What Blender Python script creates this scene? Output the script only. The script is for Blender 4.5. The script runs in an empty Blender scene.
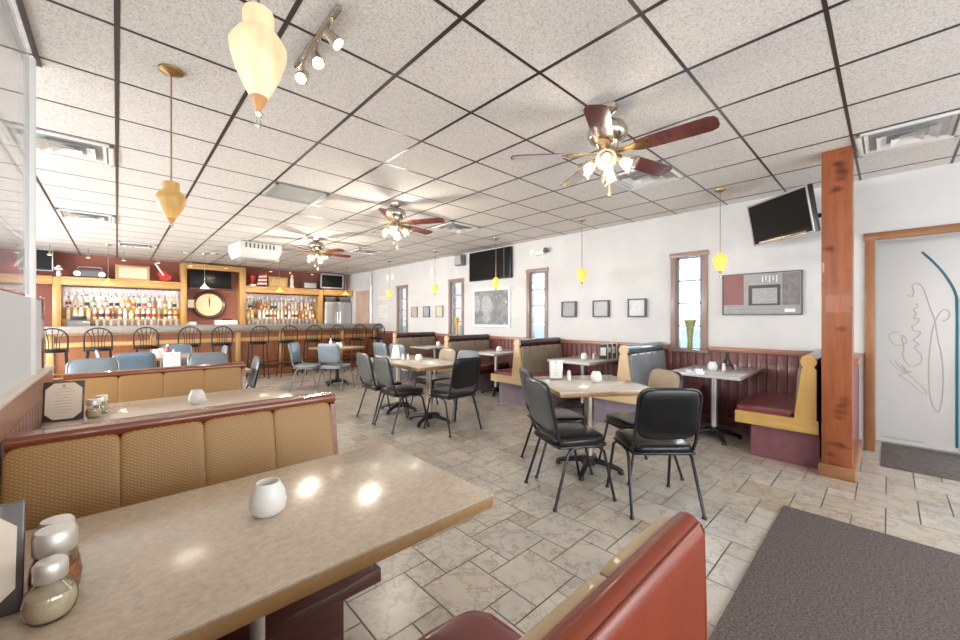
import bpy, bmesh, math, random
from mathutils import Vector, Matrix
random.seed(7)
R = math.radians
scene = bpy.context.scene
COL = scene.collection
HC = 2.877            # ceiling height
WX = 5.8              # window wall
# ------------------------------------------------------------------ mesh builder
class MB:
    def __init__(s): s.bm = bmesh.new()
    def raw(s, vs, fs, mat=0, smooth=False, M=None):
        bv = [s.bm.verts.new(M @ Vector(v) if M else Vector(v)) for v in vs]
        for f in fs:
            try:
                g = s.bm.faces.new([bv[i] for i in f]); g.material_index = mat; g.smooth = smooth
            except ValueError: pass
        return s
    def absorb(s, b, mat=0, smooth=False, M=None):
        b.verts.index_update()
        vs = [v.co.copy() for v in b.verts]; fs = [[v.index for v in f.verts] for f in b.faces]
        b.free(); return s.raw(vs, fs, mat, smooth, M)
    def box(s, c, d, bev=0, mat=0, M=None, seg=2, smooth=False, rz=0):
        b = bmesh.new(); bmesh.ops.create_cube(b, size=1)
        for v in b.verts: v.co = Vector((v.co.x*d[0], v.co.y*d[1], v.co.z*d[2]))
        if bev: bmesh.ops.bevel(b, geom=list(b.edges), offset=min(bev, min(d)*.49), segments=seg, affect='EDGES', profile=.5)
        T = Matrix.Translation(Vector(c)) @ Matrix.Rotation(rz, 4, 'Z')
        return s.absorb(b, mat, smooth, (M @ T) if M else T)
    def b2(s, x0, x1, y0, y1, z0, z1, bev=0, mat=0, **k):
        return s.box(((x0+x1)/2, (y0+y1)/2, (z0+z1)/2), (abs(x1-x0), abs(y1-y0), abs(z1-z0)), bev, mat, **k)
    def lathe(s, prof, c=(0,0,0), seg=20, mat=0, M=None, smooth=True, cap=True):
        vs, fs = [], []
        for r, z in prof:
            for i in range(seg):
                a = 2*math.pi*i/seg; vs.append((c[0]+r*math.cos(a), c[1]+r*math.sin(a), c[2]+z))
        for j in range(len(prof)-1):
            for i in range(seg):
                k = (i+1) % seg
                fs.append((j*seg+i, j*seg+k, (j+1)*seg+k, (j+1)*seg+i))
        if cap:
            if prof[0][0] > 1e-5: fs.append(tuple(reversed(range(seg))))
            if prof[-1][0] > 1e-5: fs.append(tuple((len(prof)-1)*seg+i for i in range(seg)))
        return s.raw(vs, fs, mat, smooth, M)
    def tube(s, pts, r, seg=8, closed=False, mat=0, M=None, sx=1):
        P = [Vector(p) for p in pts]; n = len(P); vs, fs = [], []
        rr = r if isinstance(r, (list, tuple)) else [r]*n
        up = None
        for i in range(n):
            a = P[(i-1) % n] if (closed or i) else P[i]; b = P[(i+1) % n] if (closed or i < n-1) else P[i]
            t = (b-a).normalized()
            if up is None:
                up = Vector((0,0,1)) if abs(t.z) < .9 else Vector((1,0,0))
            u = (up - t*up.dot(t))
            if u.length < 1e-6: u = t.orthogonal()
            u.normalize(); up = u; w = t.cross(u)
            for k in range(seg):
                q = 2*math.pi*k/seg
                vs.append(P[i] + u*math.cos(q)*rr[i] + w*math.sin(q)*rr[i]*sx)
        m = n if closed else n-1
        for i in range(m):
            j = (i+1) % n
            for k in range(seg):
                l = (k+1) % seg
                fs.append((i*seg+k, i*seg+l, j*seg+l, j*seg+k))
        if not closed:
            fs.append(tuple(reversed(range(seg)))); fs.append(tuple((n-1)*seg+k for k in range(seg)))
        return s.raw(vs, fs, mat, True, M)
    def prism(s, poly, vec, mat=0, M=None, smooth=False):
        n = len(poly); v = Vector(vec)
        vs = [Vector(p) for p in poly] + [Vector(p)+v for p in poly]
        fs = [tuple(range(n)), tuple(range(2*n-1, n-1, -1))] + [(i, n+i, n+(i+1) % n, (i+1) % n) for i in range(n)]
        return s.raw(vs, fs, mat, smooth, M)
    def pad(s, c, d, n=4.0, mat=0, M=None, res=14, crown=0.0):
        """soft cushion: rounded box (superellipsoid) of size d"""
        b = bmesh.new(); bmesh.ops.create_cube(b, size=2)
        bmesh.ops.subdivide_edges(b, edges=list(b.edges), cuts=res//2, use_grid_fill=True)
        for v in b.verts:
            x, y, z = [math.copysign(abs(q)**1.0, q) for q in v.co]
            x, y, z = math.sin(x*math.pi/2), math.sin(y*math.pi/2), math.sin(z*math.pi/2)
            l = (abs(x)**n+abs(y)**n+abs(z)**n)**(1/n)
            x, y, z = x/l, y/l, z/l
            if crown: z *= 1-crown*(x*x+y*y)/2
            v.co = Vector((x*d[0]/2, y*d[1]/2, z*d[2]/2))
        T = Matrix.Translation(Vector(c))
        return s.absorb(b, mat, True, (M @ T) if M else T)
    def build(s, name, mats, parent=None, loc=None, rz=0, angle=40, recalc=True):
        if recalc: bmesh.ops.recalc_face_normals(s.bm, faces=list(s.bm.faces))
        me = bpy.data.meshes.new(name); s.bm.to_mesh(me); s.bm.free()
        if not isinstance(mats, (list, tuple)): mats = [mats]
        for m in mats: me.materials.append(m)
        me.set_sharp_from_angle(angle=R(angle))
        o = bpy.data.objects.new(name, me); COL.objects.link(o)
        if parent: o.parent = parent
        if loc: o.location = loc
        if rz: o.rotation_euler.z = rz
        return o
def tag(o, label, cat, group=None):
    o['label'] = label; o['category'] = cat
    if group: o['group'] = group
    return o
def thing(name, label, cat, loc=(0,0,0), rz=0, group=None):
    o = bpy.data.objects.new(name, None); COL.objects.link(o); o.empty_display_size = .1
    o.location = loc; o.rotation_euler.z = rz
    return tag(o, label, cat, group)
def struct(o):
    o['kind'] = 'structure'; return o
def dup(root, loc, rz, label, group=None, par=None):
    r = root.copy(); COL.objects.link(r)
    if par is None:
        r.location = loc; r.rotation_euler.z = rz; r['label'] = label
        if group: r['group'] = group
    else: r.parent = par
    for ch in [o for o in KIDS.get(root.name, [])]:
        c = ch.copy(); COL.objects.link(c); c.parent = r
        for g in KIDS.get(ch.name, []):
            d = g.copy(); COL.objects.link(d); d.parent = c
    return r
KIDS = {}
def note_kids(root):
    KIDS[root.name] = list(root.children)
    for c in root.children: KIDS[c.name] = list(c.children)
# ------------------------------------------------------------------ materials
def principled(name):
    m = bpy.data.materials.new(name); m.use_nodes = True
    nt = m.node_tree; b = nt.nodes['Principled BSDF']; return m, nt, b
def setp(b, **k):
    for n, v in k.items():
        n = n.replace('_', ' ')
        if n in b.inputs: b.inputs[n].default_value = v
def coords(nt, scale=(1,1,1), rot=(0,0,0), kind='Object'):
    t = nt.nodes.new('ShaderNodeTexCoord'); mp = nt.nodes.new('ShaderNodeMapping')
    mp.inputs['Scale'].default_value = scale; mp.inputs['Rotation'].default_value = rot
    nt.links.new(t.outputs[kind], mp.inputs['Vector']); return mp.outputs['Vector']
def noise(nt, vec, scale, detail=4, rough=.6):
    n = nt.nodes.new('ShaderNodeTexNoise'); n.inputs['Scale'].default_value = scale
    n.inputs['Detail'].default_value = detail; n.inputs['Roughness'].default_value = rough
    nt.links.new(vec, n.inputs['Vector']); return n.outputs['Fac']
def ramp(nt, fac, stops):
    r = nt.nodes.new('ShaderNodeValToRGB'); e = r.color_ramp.elements
    while len(e) < len(stops): e.new(.5)
    for i, (p, c) in enumerate(stops): e[i].position = p; e[i].color = (*c, 1)
    nt.links.new(fac, r.inputs['Fac']); return r.outputs['Color']
def bump(nt, b, h, strength=.3, dist=.01):
    n = nt.nodes.new('ShaderNodeBump'); n.inputs['Strength'].default_value = strength; n.inputs['Distance'].default_value = dist
    nt.links.new(h, n.inputs['Height']); nt.links.new(n.outputs['Normal'], b.inputs['Normal'])
def mul(c, f): return tuple(max(0, min(1, x*f)) for x in c)
def plain(name, col, rough=.5, metal=0, var=.08, scale=6, bmp=0, bscale=60, coat=0, spec=.5, **k):
    m, nt, b = principled(name); setp(b, Roughness=rough, Metallic=metal, **k)
    if 'Coat Weight' in b.inputs: b.inputs['Coat Weight'].default_value = coat
    if 'Specular IOR Level' in b.inputs: b.inputs['Specular IOR Level'].default_value = spec
    v = coords(nt); f = noise(nt, v, scale)
    nt.links.new(ramp(nt, f, [(.3, mul(col, 1-var)), (.7, mul(col, 1+var))]), b.inputs['Base Color'])
    if bmp: bump(nt, b, noise(nt, v, bscale, 3), bmp, .004)
    return m
def wood(name, c1, c2, scale=(1,1,12), rough=.35, coat=.2, freq=3.0, knots=False):
    m, nt, b = principled(name); setp(b, Roughness=rough); b.inputs['Coat Weight'].default_value = coat
    v = coords(nt, scale); f = noise(nt, v, freq, 6, .65)
    col = ramp(nt, f, [(.25, c1), (.5, mul(tuple((a+d)/2 for a, d in zip(c1, c2)), 1)), (.75, c2)])
    if knots:
        vo = nt.nodes.new('ShaderNodeTexNoise'); vo.inputs['Scale'].default_value = 4.2; vo.inputs['Detail'].default_value = 1
        nt.links.new(coords(nt, (1.2, 1.2, 2.2)), vo.inputs['Vector'])
        k = ramp(nt, vo.outputs['Fac'], [(.60, (1,1,1)), (.72, (.35,.22,.2))])
        mx = nt.nodes.new('ShaderNodeMix'); mx.data_type = 'RGBA'; mx.blend_type = 'MULTIPLY'; mx.inputs[0].default_value = 1
        nt.links.new(col, mx.inputs[6]); nt.links.new(k, mx.inputs[7]); col = mx.outputs[2]
    nt.links.new(col, b.inputs['Base Color']); bump(nt, b, f, .08, .003)
    return m
def glow(name, col, strength, base=None):
    m, nt, b = principled(name); setp(b, Roughness=.35)
    f_ = noise(nt, coords(nt, (1,1,.35)), 22, 4); base = base or col
    nt.links.new(ramp(nt, f_, [(.32, mul(base, .72)), (.65, base)]), b.inputs['Base Color'])
    nt.links.new(ramp(nt, f_, [(.32, (col[0]*.9, col[1]*.82, col[2]*.65)), (.65, col)]), b.inputs['Emission Color']); b.inputs['Emission Strength'].default_value = strength
    return m
def thin_glass(name, tint=(1,1,1), refl=.08, white=0.0, rough=.02):
    m = bpy.data.materials.new(name); m.use_nodes = True; nt = m.node_tree; nt.nodes.clear()
    out = nt.nodes.new('ShaderNodeOutputMaterial'); tr = nt.nodes.new('ShaderNodeBsdfTransparent'); gl = nt.nodes.new('ShaderNodeBsdfGlossy')
    tr.inputs['Color'].default_value = (*tint, 1); gl.inputs['Roughness'].default_value = rough
    lw = nt.nodes.new('ShaderNodeLayerWeight'); lw.inputs['Blend'].default_value = .25
    ma = nt.nodes.new('ShaderNodeMath'); ma.operation = 'MULTIPLY_ADD'; ma.inputs[1].default_value = .6; ma.inputs[2].default_value = refl
    nt.links.new(lw.outputs['Fresnel'], ma.inputs[0])
    mx = nt.nodes.new('ShaderNodeMixShader'); nt.links.new(ma.outputs[0], mx.inputs[0]); nt.links.new(tr.outputs[0], mx.inputs[1]); nt.links.new(gl.outputs[0], mx.inputs[2])
    last = mx.outputs[0]
    if white:
        di = nt.nodes.new('ShaderNodeBsdfDiffuse'); di.inputs['Color'].default_value = (.66,.68,.70,1)
        m2 = nt.nodes.new('ShaderNodeMixShader'); m2.inputs[0].default_value = white
        nt.links.new(last, m2.inputs[1]); nt.links.new(di.outputs[0], m2.inputs[2]); last = m2.outputs[0]
    nt.links.new(last, out.inputs['Surface']); return m
def tile_mat():
    m, nt, b = principled('floor_tile'); setp(b, Roughness=.27)
    g = nt.nodes.new('ShaderNodeNewGeometry')
    base = ramp(nt, g.outputs['Random Per Island'], [(0, (.46,.395,.31)), (.3, (.58,.52,.435)), (.6, (.53,.495,.44)), (1, (.64,.58,.49))])
    v = coords(nt); f = noise(nt, v, 14, 10, .75); f2 = noise(nt, v, 2.2, 5, .6)
    fv = noise(nt, v, 4.5, 7, .62); s1 = nt.nodes.new('ShaderNodeMath'); s1.operation = 'SUBTRACT'; s1.inputs[1].default_value = .5; nt.links.new(fv, s1.inputs[0]); s2 = nt.nodes.new('ShaderNodeMath'); s2.operation = 'ABSOLUTE'; nt.links.new(s1.outputs[0], s2.inputs[0])
    vein = ramp(nt, s2.outputs[0], [(0, (.76,.73,.70)), (.012, (.90,.89,.88)), (.035, (1,1,1))])
    ve0 = ramp(nt, f, [(.34, (.80,.78,.76)), (.46, (.97,.96,.95)), (.6, (1,1,1)), (.75, (.95,.93,.90))])
    m0 = nt.nodes.new('ShaderNodeMix'); m0.data_type = 'RGBA'; m0.blend_type = 'MULTIPLY'; m0.inputs[0].default_value = 1
    nt.links.new(ve0, m0.inputs[6]); nt.links.new(vein, m0.inputs[7]); ve = m0.outputs[2]
    ve2 = ramp(nt, f2, [(.3, (.86,.86,.88)), (.6, (1,1,1))])
    mx = nt.nodes.new('ShaderNodeMix'); mx.data_type = 'RGBA'; mx.blend_type = 'MULTIPLY'; mx.inputs[0].default_value = 1
    nt.links.new(base, mx.inputs[6]); nt.links.new(ve, mx.inputs[7])
    m3 = nt.nodes.new('ShaderNodeMix'); m3.data_type = 'RGBA'; m3.blend_type = 'MULTIPLY'; m3.inputs[0].default_value = 1
    nt.links.new(mx.outputs[2], m3.inputs[6]); nt.links.new(ve2, m3.inputs[7])
    nt.links.new(m3.outputs[2], b.inputs['Base Color']); bump(nt, b, f, .12, .004)
    return m
def ceiling_mat():
    m, nt, b = principled('ceiling_tile'); setp(b, Roughness=.95); b.inputs['Specular IOR Level'].default_value = .1
    v = coords(nt); f = noise(nt, v, 85, 3, .8); f2 = noise(nt, v, 1.1, 2)
    c = ramp(nt, f, [(.34, (.55,.505,.465)), (.5, (.77,.735,.695)), (.68, (.86,.83,.79))])
    nt.links.new(c, b.inputs['Base Color']); bump(nt, b, f, .55, .006); return m
def weave_mat(name, c1, c2):
    m, nt, b = principled(name); setp(b, Roughness=.42); b.inputs['Coat Weight'].default_value = .0
    hs = []
    for a in (30, -30):
        w = nt.nodes.new('ShaderNodeTexWave'); w.wave_type = 'BANDS'; w.bands_direction = 'Z'; w.inputs['Scale'].default_value = 27; w.inputs['Distortion'].default_value = .0
        nt.links.new(coords(nt, (1,1,1), (0, R(a), 0)), w.inputs['Vector']); hs.append(w.outputs['Fac'])
    mn = nt.nodes.new('ShaderNodeMath'); mn.operation = 'MINIMUM'; nt.links.new(hs[0], mn.inputs[0]); nt.links.new(hs[1], mn.inputs[1])
    nt.links.new(ramp(nt, mn.outputs[0], [(.0, c1), (.5, c2)]), b.inputs['Base Color']); bump(nt, b, mn.outputs[0], .25, .003)
    return m
def laminate(name, c, var, rough=.22, coat=.3, scale=45):
    m, nt, b = principled(name); setp(b, Roughness=rough); b.inputs['Coat Weight'].default_value = coat; b.inputs['Coat Roughness'].default_value = .12
    v = coords(nt); f = noise(nt, v, scale, 6, .8); f2 = noise(nt, v, 5, 3)
    a = ramp(nt, f, [(.3, mul(c, 1-var)), (.5, c), (.72, mul(c, 1+var))])
    mx = nt.nodes.new('ShaderNodeMix'); mx.data_type = 'RGBA'; mx.blend_type = 'MULTIPLY'; mx.inputs[0].default_value = .6
    nt.links.new(a, mx.inputs[6]); nt.links.new(ramp(nt, f2, [(.3, (.85,.84,.83)), (.65, (1,1,1))]), mx.inputs[7])
    nt.links.new(mx.outputs[2], b.inputs['Base Color']); return m
def plaster(name, c, d):
    m, nt, b = principled(name); setp(b, Roughness=.8)
    v = coords(nt); f = noise(nt, v, 1.6, 6, .65)
    nt.links.new(ramp(nt, f, [(.3, d), (.65, c)]), b.inputs['Base Color']); bump(nt, b, noise(nt, v, 40, 3), .06, .003); return m
def mat_photo(name, cols, scale=3):
    m, nt, b = principled(name); setp(b, Roughness=.4)
    f = noise(nt, coords(nt), scale, 6, .7); n = len(cols)
    nt.links.new(ramp(nt, f, [(.3+.4*i/(n-1), c) for i, c in enumerate(cols)]), b.inputs['Base Color']); return m
M = {}
M['tile'] = tile_mat(); M['grout'] = plain('grout', (.20,.175,.15), .9)
M['ceil'] = ceiling_mat(); M['tee'] = plain('dark_bronze_tee', (.055,.045,.04), .35, .35)
M['wall'] = plaster('window_wall_plaster', (.71,.695,.675), (.62,.61,.60)); M['white_wall'] = plaster('cream_wall', (.80,.77,.72), (.74,.71,.66))
M['burgundy'] = plaster('burgundy_wall', (.34,.12,.09), (.27,.09,.07))
M['oak'] = wood('golden_oak', (.42,.215,.065), (.62,.37,.13), (3,3,.6), .4)
M['oak_h'] = wood('golden_oak_rail', (.42,.215,.065), (.64,.38,.14), (.6,3,6), .4)
M['barfront'] = wood('orange_brown_panel', (.20,.062,.022), (.36,.125,.042), (2,2,.7), .4)
M['stone'] = laminate('grey_stone_counter', (.30,.26,.23), .25, .3, .2, 30)
M['railwood'] = wood('red_brown_rail', (.14,.032,.016), (.29,.085,.032), (.5,6,6), .25, .4)
M['tanplain'] = plain('tan_vinyl', (.50,.37,.22), .4, 0, .06, 5, .1, 80, .2)
M['tan'] = weave_mat('tan_diamond_weave', (.30,.155,.045), (.45,.255,.085))
M['redvinyl'] = plain('red_orange_vinyl', (.205,.030,.008), .33, 0, .12, 5, .15, 90, .1)
M['plumvinyl'] = plain('plum_vinyl', (.22,.05,.055), .3, 0, .1, 5, .12, 90, .3)
M['mahog'] = wood('dark_mahogany', (.05,.012,.010), (.11,.03,.02), (.6,5,5), .25, .4)
M['plinth'] = plain('burgundy_laminate', (.22,.085,.10), .5, 0, .18, 9)
M['purplinth'] = plain('mauve_laminate', (.24,.19,.24), .5, 0, .15, 9)
M['blond'] = wood('blond_wood', (.56,.38,.20), (.74,.54,.31), (4,4,.7), .4)
M['blond_h'] = wood('blond_wood_edge', (.56,.38,.20), (.74,.54,.31), (3,.8,5), .4)
M['yellow'] = wood('yellow_oak', (.52,.30,.085), (.67,.42,.14), (4,4,.7), .4)
M['yellow_h'] = wood('yellow_oak_edge', (.52,.30,.085), (.67,.42,.14), (3,.8,5), .4)
M['taupe'] = plain('taupe_vinyl', (.25,.205,.15), .4, 0, .1, 5, .1, 80, .2)
M['skytaupe'] = plain('taupe_vinyl_skylit', (.25,.27,.28), .26, 0, .1, 5, .1, 80, .3)  # taupe vinyl with the blue of the window light put into its colour
M['rollvinyl'] = plain('black_plum_vinyl', (.05,.022,.026), .25, 0, .1, 5, .1, 80, .4)
M['tealroll'] = plain('teal_grey_vinyl', (.10,.15,.17), .22, 0, .1, 5, .1, 80, .5)
M['blackvinyl'] = plain('black_vinyl', (.008,.008,.009), .3, 0, .15, 5, .12, 70, .15, .35)
M['sheenvinyl'] = plain('black_vinyl_sheen', (.075,.085,.08), .38, 0, .12, 5, .12, 70, .3)  # black vinyl, greyed to hold the light reflected from the side
M['slatevinyl'] = plain('slate_vinyl', (.17,.20,.22), .4, 0, .12, 5, .12, 70, .3)
M['bluechair'] = plain('blue_vinyl', (.13,.19,.25), .35, 0, .12, 5, .12, 70, .3)
M['tanchair'] = plain('tan_back_vinyl', (.36,.29,.20), .45, 0, .12, 5, .12, 70, .2)
M['blackmetal'] = plain('black_powder_coat', (.018,.018,.019), .32, .2, .05)
M['greymetal'] = plain('grey_powder_coat', (.20,.21,.22), .35, .5, .05)
M['chrome'] = plain('chrome', (.75,.72,.67), .12, 1, .03)
M['steel'] = plain('stainless_steel', (.56,.58,.60), .28, .85, .06, 2)
M['muntin'] = plain('grey_muntin', (.30,.33,.35), .5)
M['palewood'] = plain('pale_pink_wood', (.52,.38,.30), .5, 0, .1, 4)
M['column'] = plain('satin_column', (.62,.56,.48), .32, .9, .04)
M['nickel'] = plain('brushed_nickel', (.60,.54,.46), .22, 1, .05)
M['brass'] = plain('antique_brass', (.42,.28,.13), .3, 1, .1)
M['tabletop'] = laminate('speckled_beige_laminate', (.56,.465,.355), .20)
M['tableedge'] = laminate('bronze_edge', (.40,.24,.105), .15, .3, .2)
M['tabletop2'] = laminate('pale_beige_laminate', (.64,.56,.47), .15, .2, .4)
M['greytop'] = laminate('grey_laminate', (.52,.50,.48), .12, .2, .4)
M['bead'] = wood('red_brown_beadboard', (.13,.04,.042), (.23,.075,.068), (3,3,.7), .4)
M['beadcap'] = wood('red_brown_cap', (.28,.115,.075), (.42,.19,.12), (4,.7,4), .4)
M['casing'] = wood('window_casing_wood', (.27,.18,.15), (.36,.25,.205), (4,4,.7), .4)
M['doorcasing'] = wood('door_casing_wood', (.25,.10,.04), (.36,.165,.065), (4,4,.7), .4)
M['post'] = wood('rustic_cedar', (.20,.050,.017), (.39,.118,.038), (5,5,.5), .4, .2, 3, True)
M['cedarbase'] = wood('cedar_base_trim', (.25,.10,.045), (.37,.17,.08), (4,1,4), .45)
M['mat'] = plain('charcoal_carpet', (.15,.123,.115), .95, 0, .6, 90, .6, 300)
M['doormat'] = plain('grey_brown_carpet', (.15,.13,.115), .95, 0, .3, 30, .6, 260)
M['porcelain'] = plain('white_porcelain', (.86,.84,.81), .3, 0, .02, Subsurface_Weight=.1)
M['paper'] = plain('cream_paper', (.84,.74,.60), .8, 0, .03); M['whitepaper'] = plain('white_paper', (.84,.83,.82), .8, 0, .03)
M['ink'] = plain('grey_ink', (.52,.42,.33), .8, 0, .03)
M['frame'] = plain('dark_menu_frame', (.07,.055,.045), .35, 0, .1, 8, 0, 60, .3)
M['jar'] = thin_glass('clear_jar_glass', (.97,.97,.95), .10); M['pane'] = thin_glass('window_glass', (.97,.99,1), .05)
M['haze'] = thin_glass('hazy_partition_glass', (.97,.97,.97), .04, .10); M['frost'] = thin_glass('frosted_panel', (.9,.9,.9), .04, .93)
M['salt'] = plain('grated_cheese', (.74,.62,.42), .9, 0, .12, 200); M['pepper'] = plain('red_pepper_flakes', (.42,.12,.03), .9, 0, .6, 160)
M['lid'] = plain('shaker_lid_steel', (.74,.72,.67), .42, .75, .05)
M['white'] = plain('white_enamel', (.82,.81,.79), .45, 0, .03); M['whitegrille'] = plain('white_diffuser', (.80,.785,.76), .5, 0, .04)
M['offwhite'] = plain('off_white_plastic', (.56,.55,.53), .5, 0, .03)
M['greygrille'] = plain('grey_return_grille', (.40,.40,.39), .6, 0, .15, 60)
M['black'] = plain('black_plastic', (.012,.012,.013), .35, 0, .05); M['screen'] = plain('black_screen', (.006,.006,.007), .3, 0, .02, spec=.2)
M['silver'] = plain('silver_plastic', (.52,.51,.50), .3, .6, .04); M['legpaint'] = plain('pale_painted_steel', (.62,.58,.53), .4, .1, .04)
M['amber'] = glow('amber_glass', (1.0,.58,.18), .22, (.52,.32,.10)); M['cream'] = glow('cream_glass', (1.0,.78,.46), .72, (.64,.50,.32)); M['gold'] = glow('yellow_glass', (1.0,.74,.16), .85, (.8,.56,.12))
M['ambertip'] = glow('amber_tip', (1.0,.5,.2), .05, (.42,.21,.07))
M['bulb'] = glow('lit_bulb', (1.0,.90,.74), 9); M['warmbulb'] = glow('warm_bulb', (1.0,.72,.34), 4)
M['shade'] = glow('frosted_lamp_glass', (1.0,.86,.66), .8, (.9,.85,.75)); M['clearshade'] = thin_glass('clear_lamp_glass', (1.0,.96,.90), .16, .14)
M['fanbrown'] = wood('fan_blade_wood', (.07,.018,.018), (.17,.045,.035), (.8,6,6), .2, .8); M['fanpale'] = wood('fan_blade_pale', (.16,.075,.05), (.24,.12,.08), (1,6,6), .18, .6)
M['clockface'] = plain('cream_clock_face', (.78,.68,.42), .6, 0, .06); M['clockrim'] = wood('clock_rim', (.06,.02,.015), (.12,.05,.03), (3,3,3), .3)
M['greenglass'] = plain('green_vase_glass', (.30,.33,.14), .25, 0, .5, 30); M['amberglass'] = plain('amber_vase_glass', (.62,.36,.08), .25, 0, .25, 20)
M['panelwhite'] = plain('white_panel', (.80,.79,.78), .35, 0, .02, 2); M['swoosh'] = plain('dark_teal_stripe', (.02,.14,.20), .4, 0, .05); M['paleblue'] = plain('pale_blue_film', (.42,.66,.74), .4, 0, .05)
M['pencil'] = plain('pencil_grey', (.56,.54,.52), .7, 0, .03)
M['mirror'] = plain('bar_mirror', (.66,.55,.52), .3, .8, .05)
M['redbox'] = plain('red_plastic', (.55,.05,.04), .4); M['leaf'] = plain('leaf_green', (.10,.18,.05), .6, 0, .3, 12); M['asphalt'] = plain('outside_paving', (.62,.62,.60), .9)
M['brick'] = plain('outside_brick', (.42,.30,.26), .9, 0, .2, 10)
M['dkgrey'] = plain('dark_grey_panel', (.10,.10,.105), .5, 0, .06, 5)
# ------------------------------------------------------------------ room shell
X0, X1, Y0, Y1 = -3.2, WX, -3.4, 12.9
XV = 7.6
m = MB(); m.b2(X0-.1, XV+.2, Y0-.1, Y1+.1, -.12, -.003); struct(m.build('floor_slab', M['grout']))
m = MB(); A, B, g = .33, .165, .0035
for i in range(-60, 60):
    for j in range(-60, 60):
        px = 1.48 - A*i + B*j; py = 1.168 + B*i + A*j
        for qx, qy, s in ((px, py, A), (px, py+A, B)):
            if qx > X0 and qx+s < XV and qy > Y0 and qy+s < Y1:
                m.raw([(qx+g, qy+g, 0), (qx+s-g, qy+g, 0), (qx+s-g, qy+s-g, 0), (qx+g, qy+s-g, 0)], [(0,1,2,3)])
fl = m.build('floor', M['tile']); struct(fl)
GX, GY, GOX, GOY = .617, .618, .0, .205
m = MB(); m.b2(X0, X1+.1, Y0, Y1, HC, HC+.08); struct(m.build('ceiling', M['ceil']))
m = MB()
for k in range(-5, 10):
    m.b2(GOX+GX*k-.0115, GOX+GX*k+.0115, Y0, Y1, HC-.002, HC+.01)
for k in range(-6, 21):
    y = GOY+GY*k; m.b2(X0, X1, y-.0095, y+.0095, HC-.0012, HC+.01)
struct(m.build('trim_ceiling_grid', M['tee']))
# window wall with openings
WIN = [(1.67, 2.145, .96, 2.32), (4.318, 4.82, 1.0, 2.335), (6.687, 7.237, 1.0, 2.32), (9.027, 9.596, 1.0, 2.31)]
CW = .068
op = [(a+CW, b-CW, z0, z1-CW) for a, b, z0, z1 in WIN]
DOOR = (-1.20, .096, 0, 2.215)
segs = sorted([DOOR]+op); m = MB(); y = Y0; T = .15
for a, b, z0, z1 in segs:
    m.b2(WX, WX+T, y, a, 0, HC)
    if z0 > 0: m.b2(WX, WX+T, a, b, 0, z0)
    m.b2(WX, WX+T, a, b, z1, HC); y = b
m.b2(WX, WX+T, y, Y1, 0, HC); struct(m.build('wall_right', M['wall']))
m = MB(); m.b2(X0-.1, WX+T, Y1, Y1+.12, 0, HC); struct(m.build('wall_back', M['burgundy']))
# side wall past the partition, wall behind the camera; unseen windows added for light
m = MB(); y = Y0
for a, b in ((-2.6, -.2), (.4, 3.4), (4.2, 7.2), (8.0, 11.0)):
    m.b2(X0-.12, X0, y, a, 0, HC); m.b2(X0-.12, X0, a, b, 0, .75); m.b2(X0-.12, X0, a, b, 2.45, HC); y = b
m.b2(X0-.12, X0, y, Y1, 0, HC); struct(m.build('wall_left', M['white_wall']))
m = MB(); x = X0
for a, b in ((-2.6, -.2), (.5, 3.1), (3.5, 5.4)):
    m.b2(x, a, Y0-.12, Y0, 0, HC); m.b2(a, b, Y0-.12, Y0, 0, .5); m.b2(a, b, Y0-.12, Y0, 2.5, HC); x = b
m.b2(x, WX+T, Y0-.12, Y0, 0, HC); struct(m.build('wall_front', M['white_wall']))
# windows of the window wall
for n, (a, b, z0, z1) in enumerate(WIN, 1):
    m = MB()
    m.b2(WX-.022, WX+.02, a, a+CW, z0, z1, .004); m.b2(WX-.022, WX+.02, b-CW, b, z0, z1, .004)
    m.b2(WX-.024, WX+.02, a-.015, b+.015, z1-CW, z1, .004)
    m.b2(WX-.05, WX+.06, a-.02, b+.02, z0-.035, z0+.005, .006)          # sill
    for yy in (a+CW, b-CW): m.b2(WX+.0, WX+.14, yy-.012, yy+.012, z0, z1-CW)
    w = struct(m.build('window_%d' % n, M['casing']))
    ia, ib, i1 = a+CW+.012, b-CW-.012, z1-CW
    m = MB()
    for yy in (ia+.012, ib-.012): m.b2(WX+.025, WX+.05, yy-.012, yy+.012, z0, i1)
    for k in range(5):
        zz = z0+.012+(i1-z0-.024)*k/4; m.b2(WX+.025, WX+.05, ia, ib, zz-.009, zz+.009)
    o = m.build('muntin', M['muntin']); o.parent = w
    m = MB(); m.b2(WX+.035, WX+.040, ia, ib, z0, i1); o = m.build('pane', M['pane']); o.parent = w
# wainscot of beadboard with cap, interrupted by windows and doorway
m = MB(); yb = .42
while yb < 12.2:
    ye = yb+.098
    m.b2(WX-.018, WX-.002, yb+.003, ye-.003, .10, .955, .003); yb += .1
wb = struct(m.build('trim_wainscot', M['bead']))
m = MB(); m.b2(WX-.013, WX-.001, .42, 12.2, .06, .955); o = m.build('wainscot_backing', M['mahog']); o.parent = wb
m = MB(); prev = .40
for a, b, z0, z1 in WIN:
    m.b2(WX-.04, WX, prev, a-.02, .955, 1.02, .006); prev = b+.02
m.b2(WX-.04, WX, prev, 12.2, .955, 1.02, .006)
o = m.build('wainscot_cap', M['beadcap']); o.parent = wb
m = MB(); m.b2(WX-.03, WX, .42, 12.2, 0, .10, .004); struct(m.build('baseboard_right', M['bead']))
# doorway casing
m = MB()
m.b2(WX-.025, WX+.17, .096, .172, 0, 2.29, .005); m.b2(WX-.025, WX+.17, -1.276, -1.2, 0, 2.29, .005)
m.b2(WX-.027, WX+.17, -1.29, .182, 2.215, 2.295, .005)
struct(m.build('door_1', M['doorcasing']))
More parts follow.
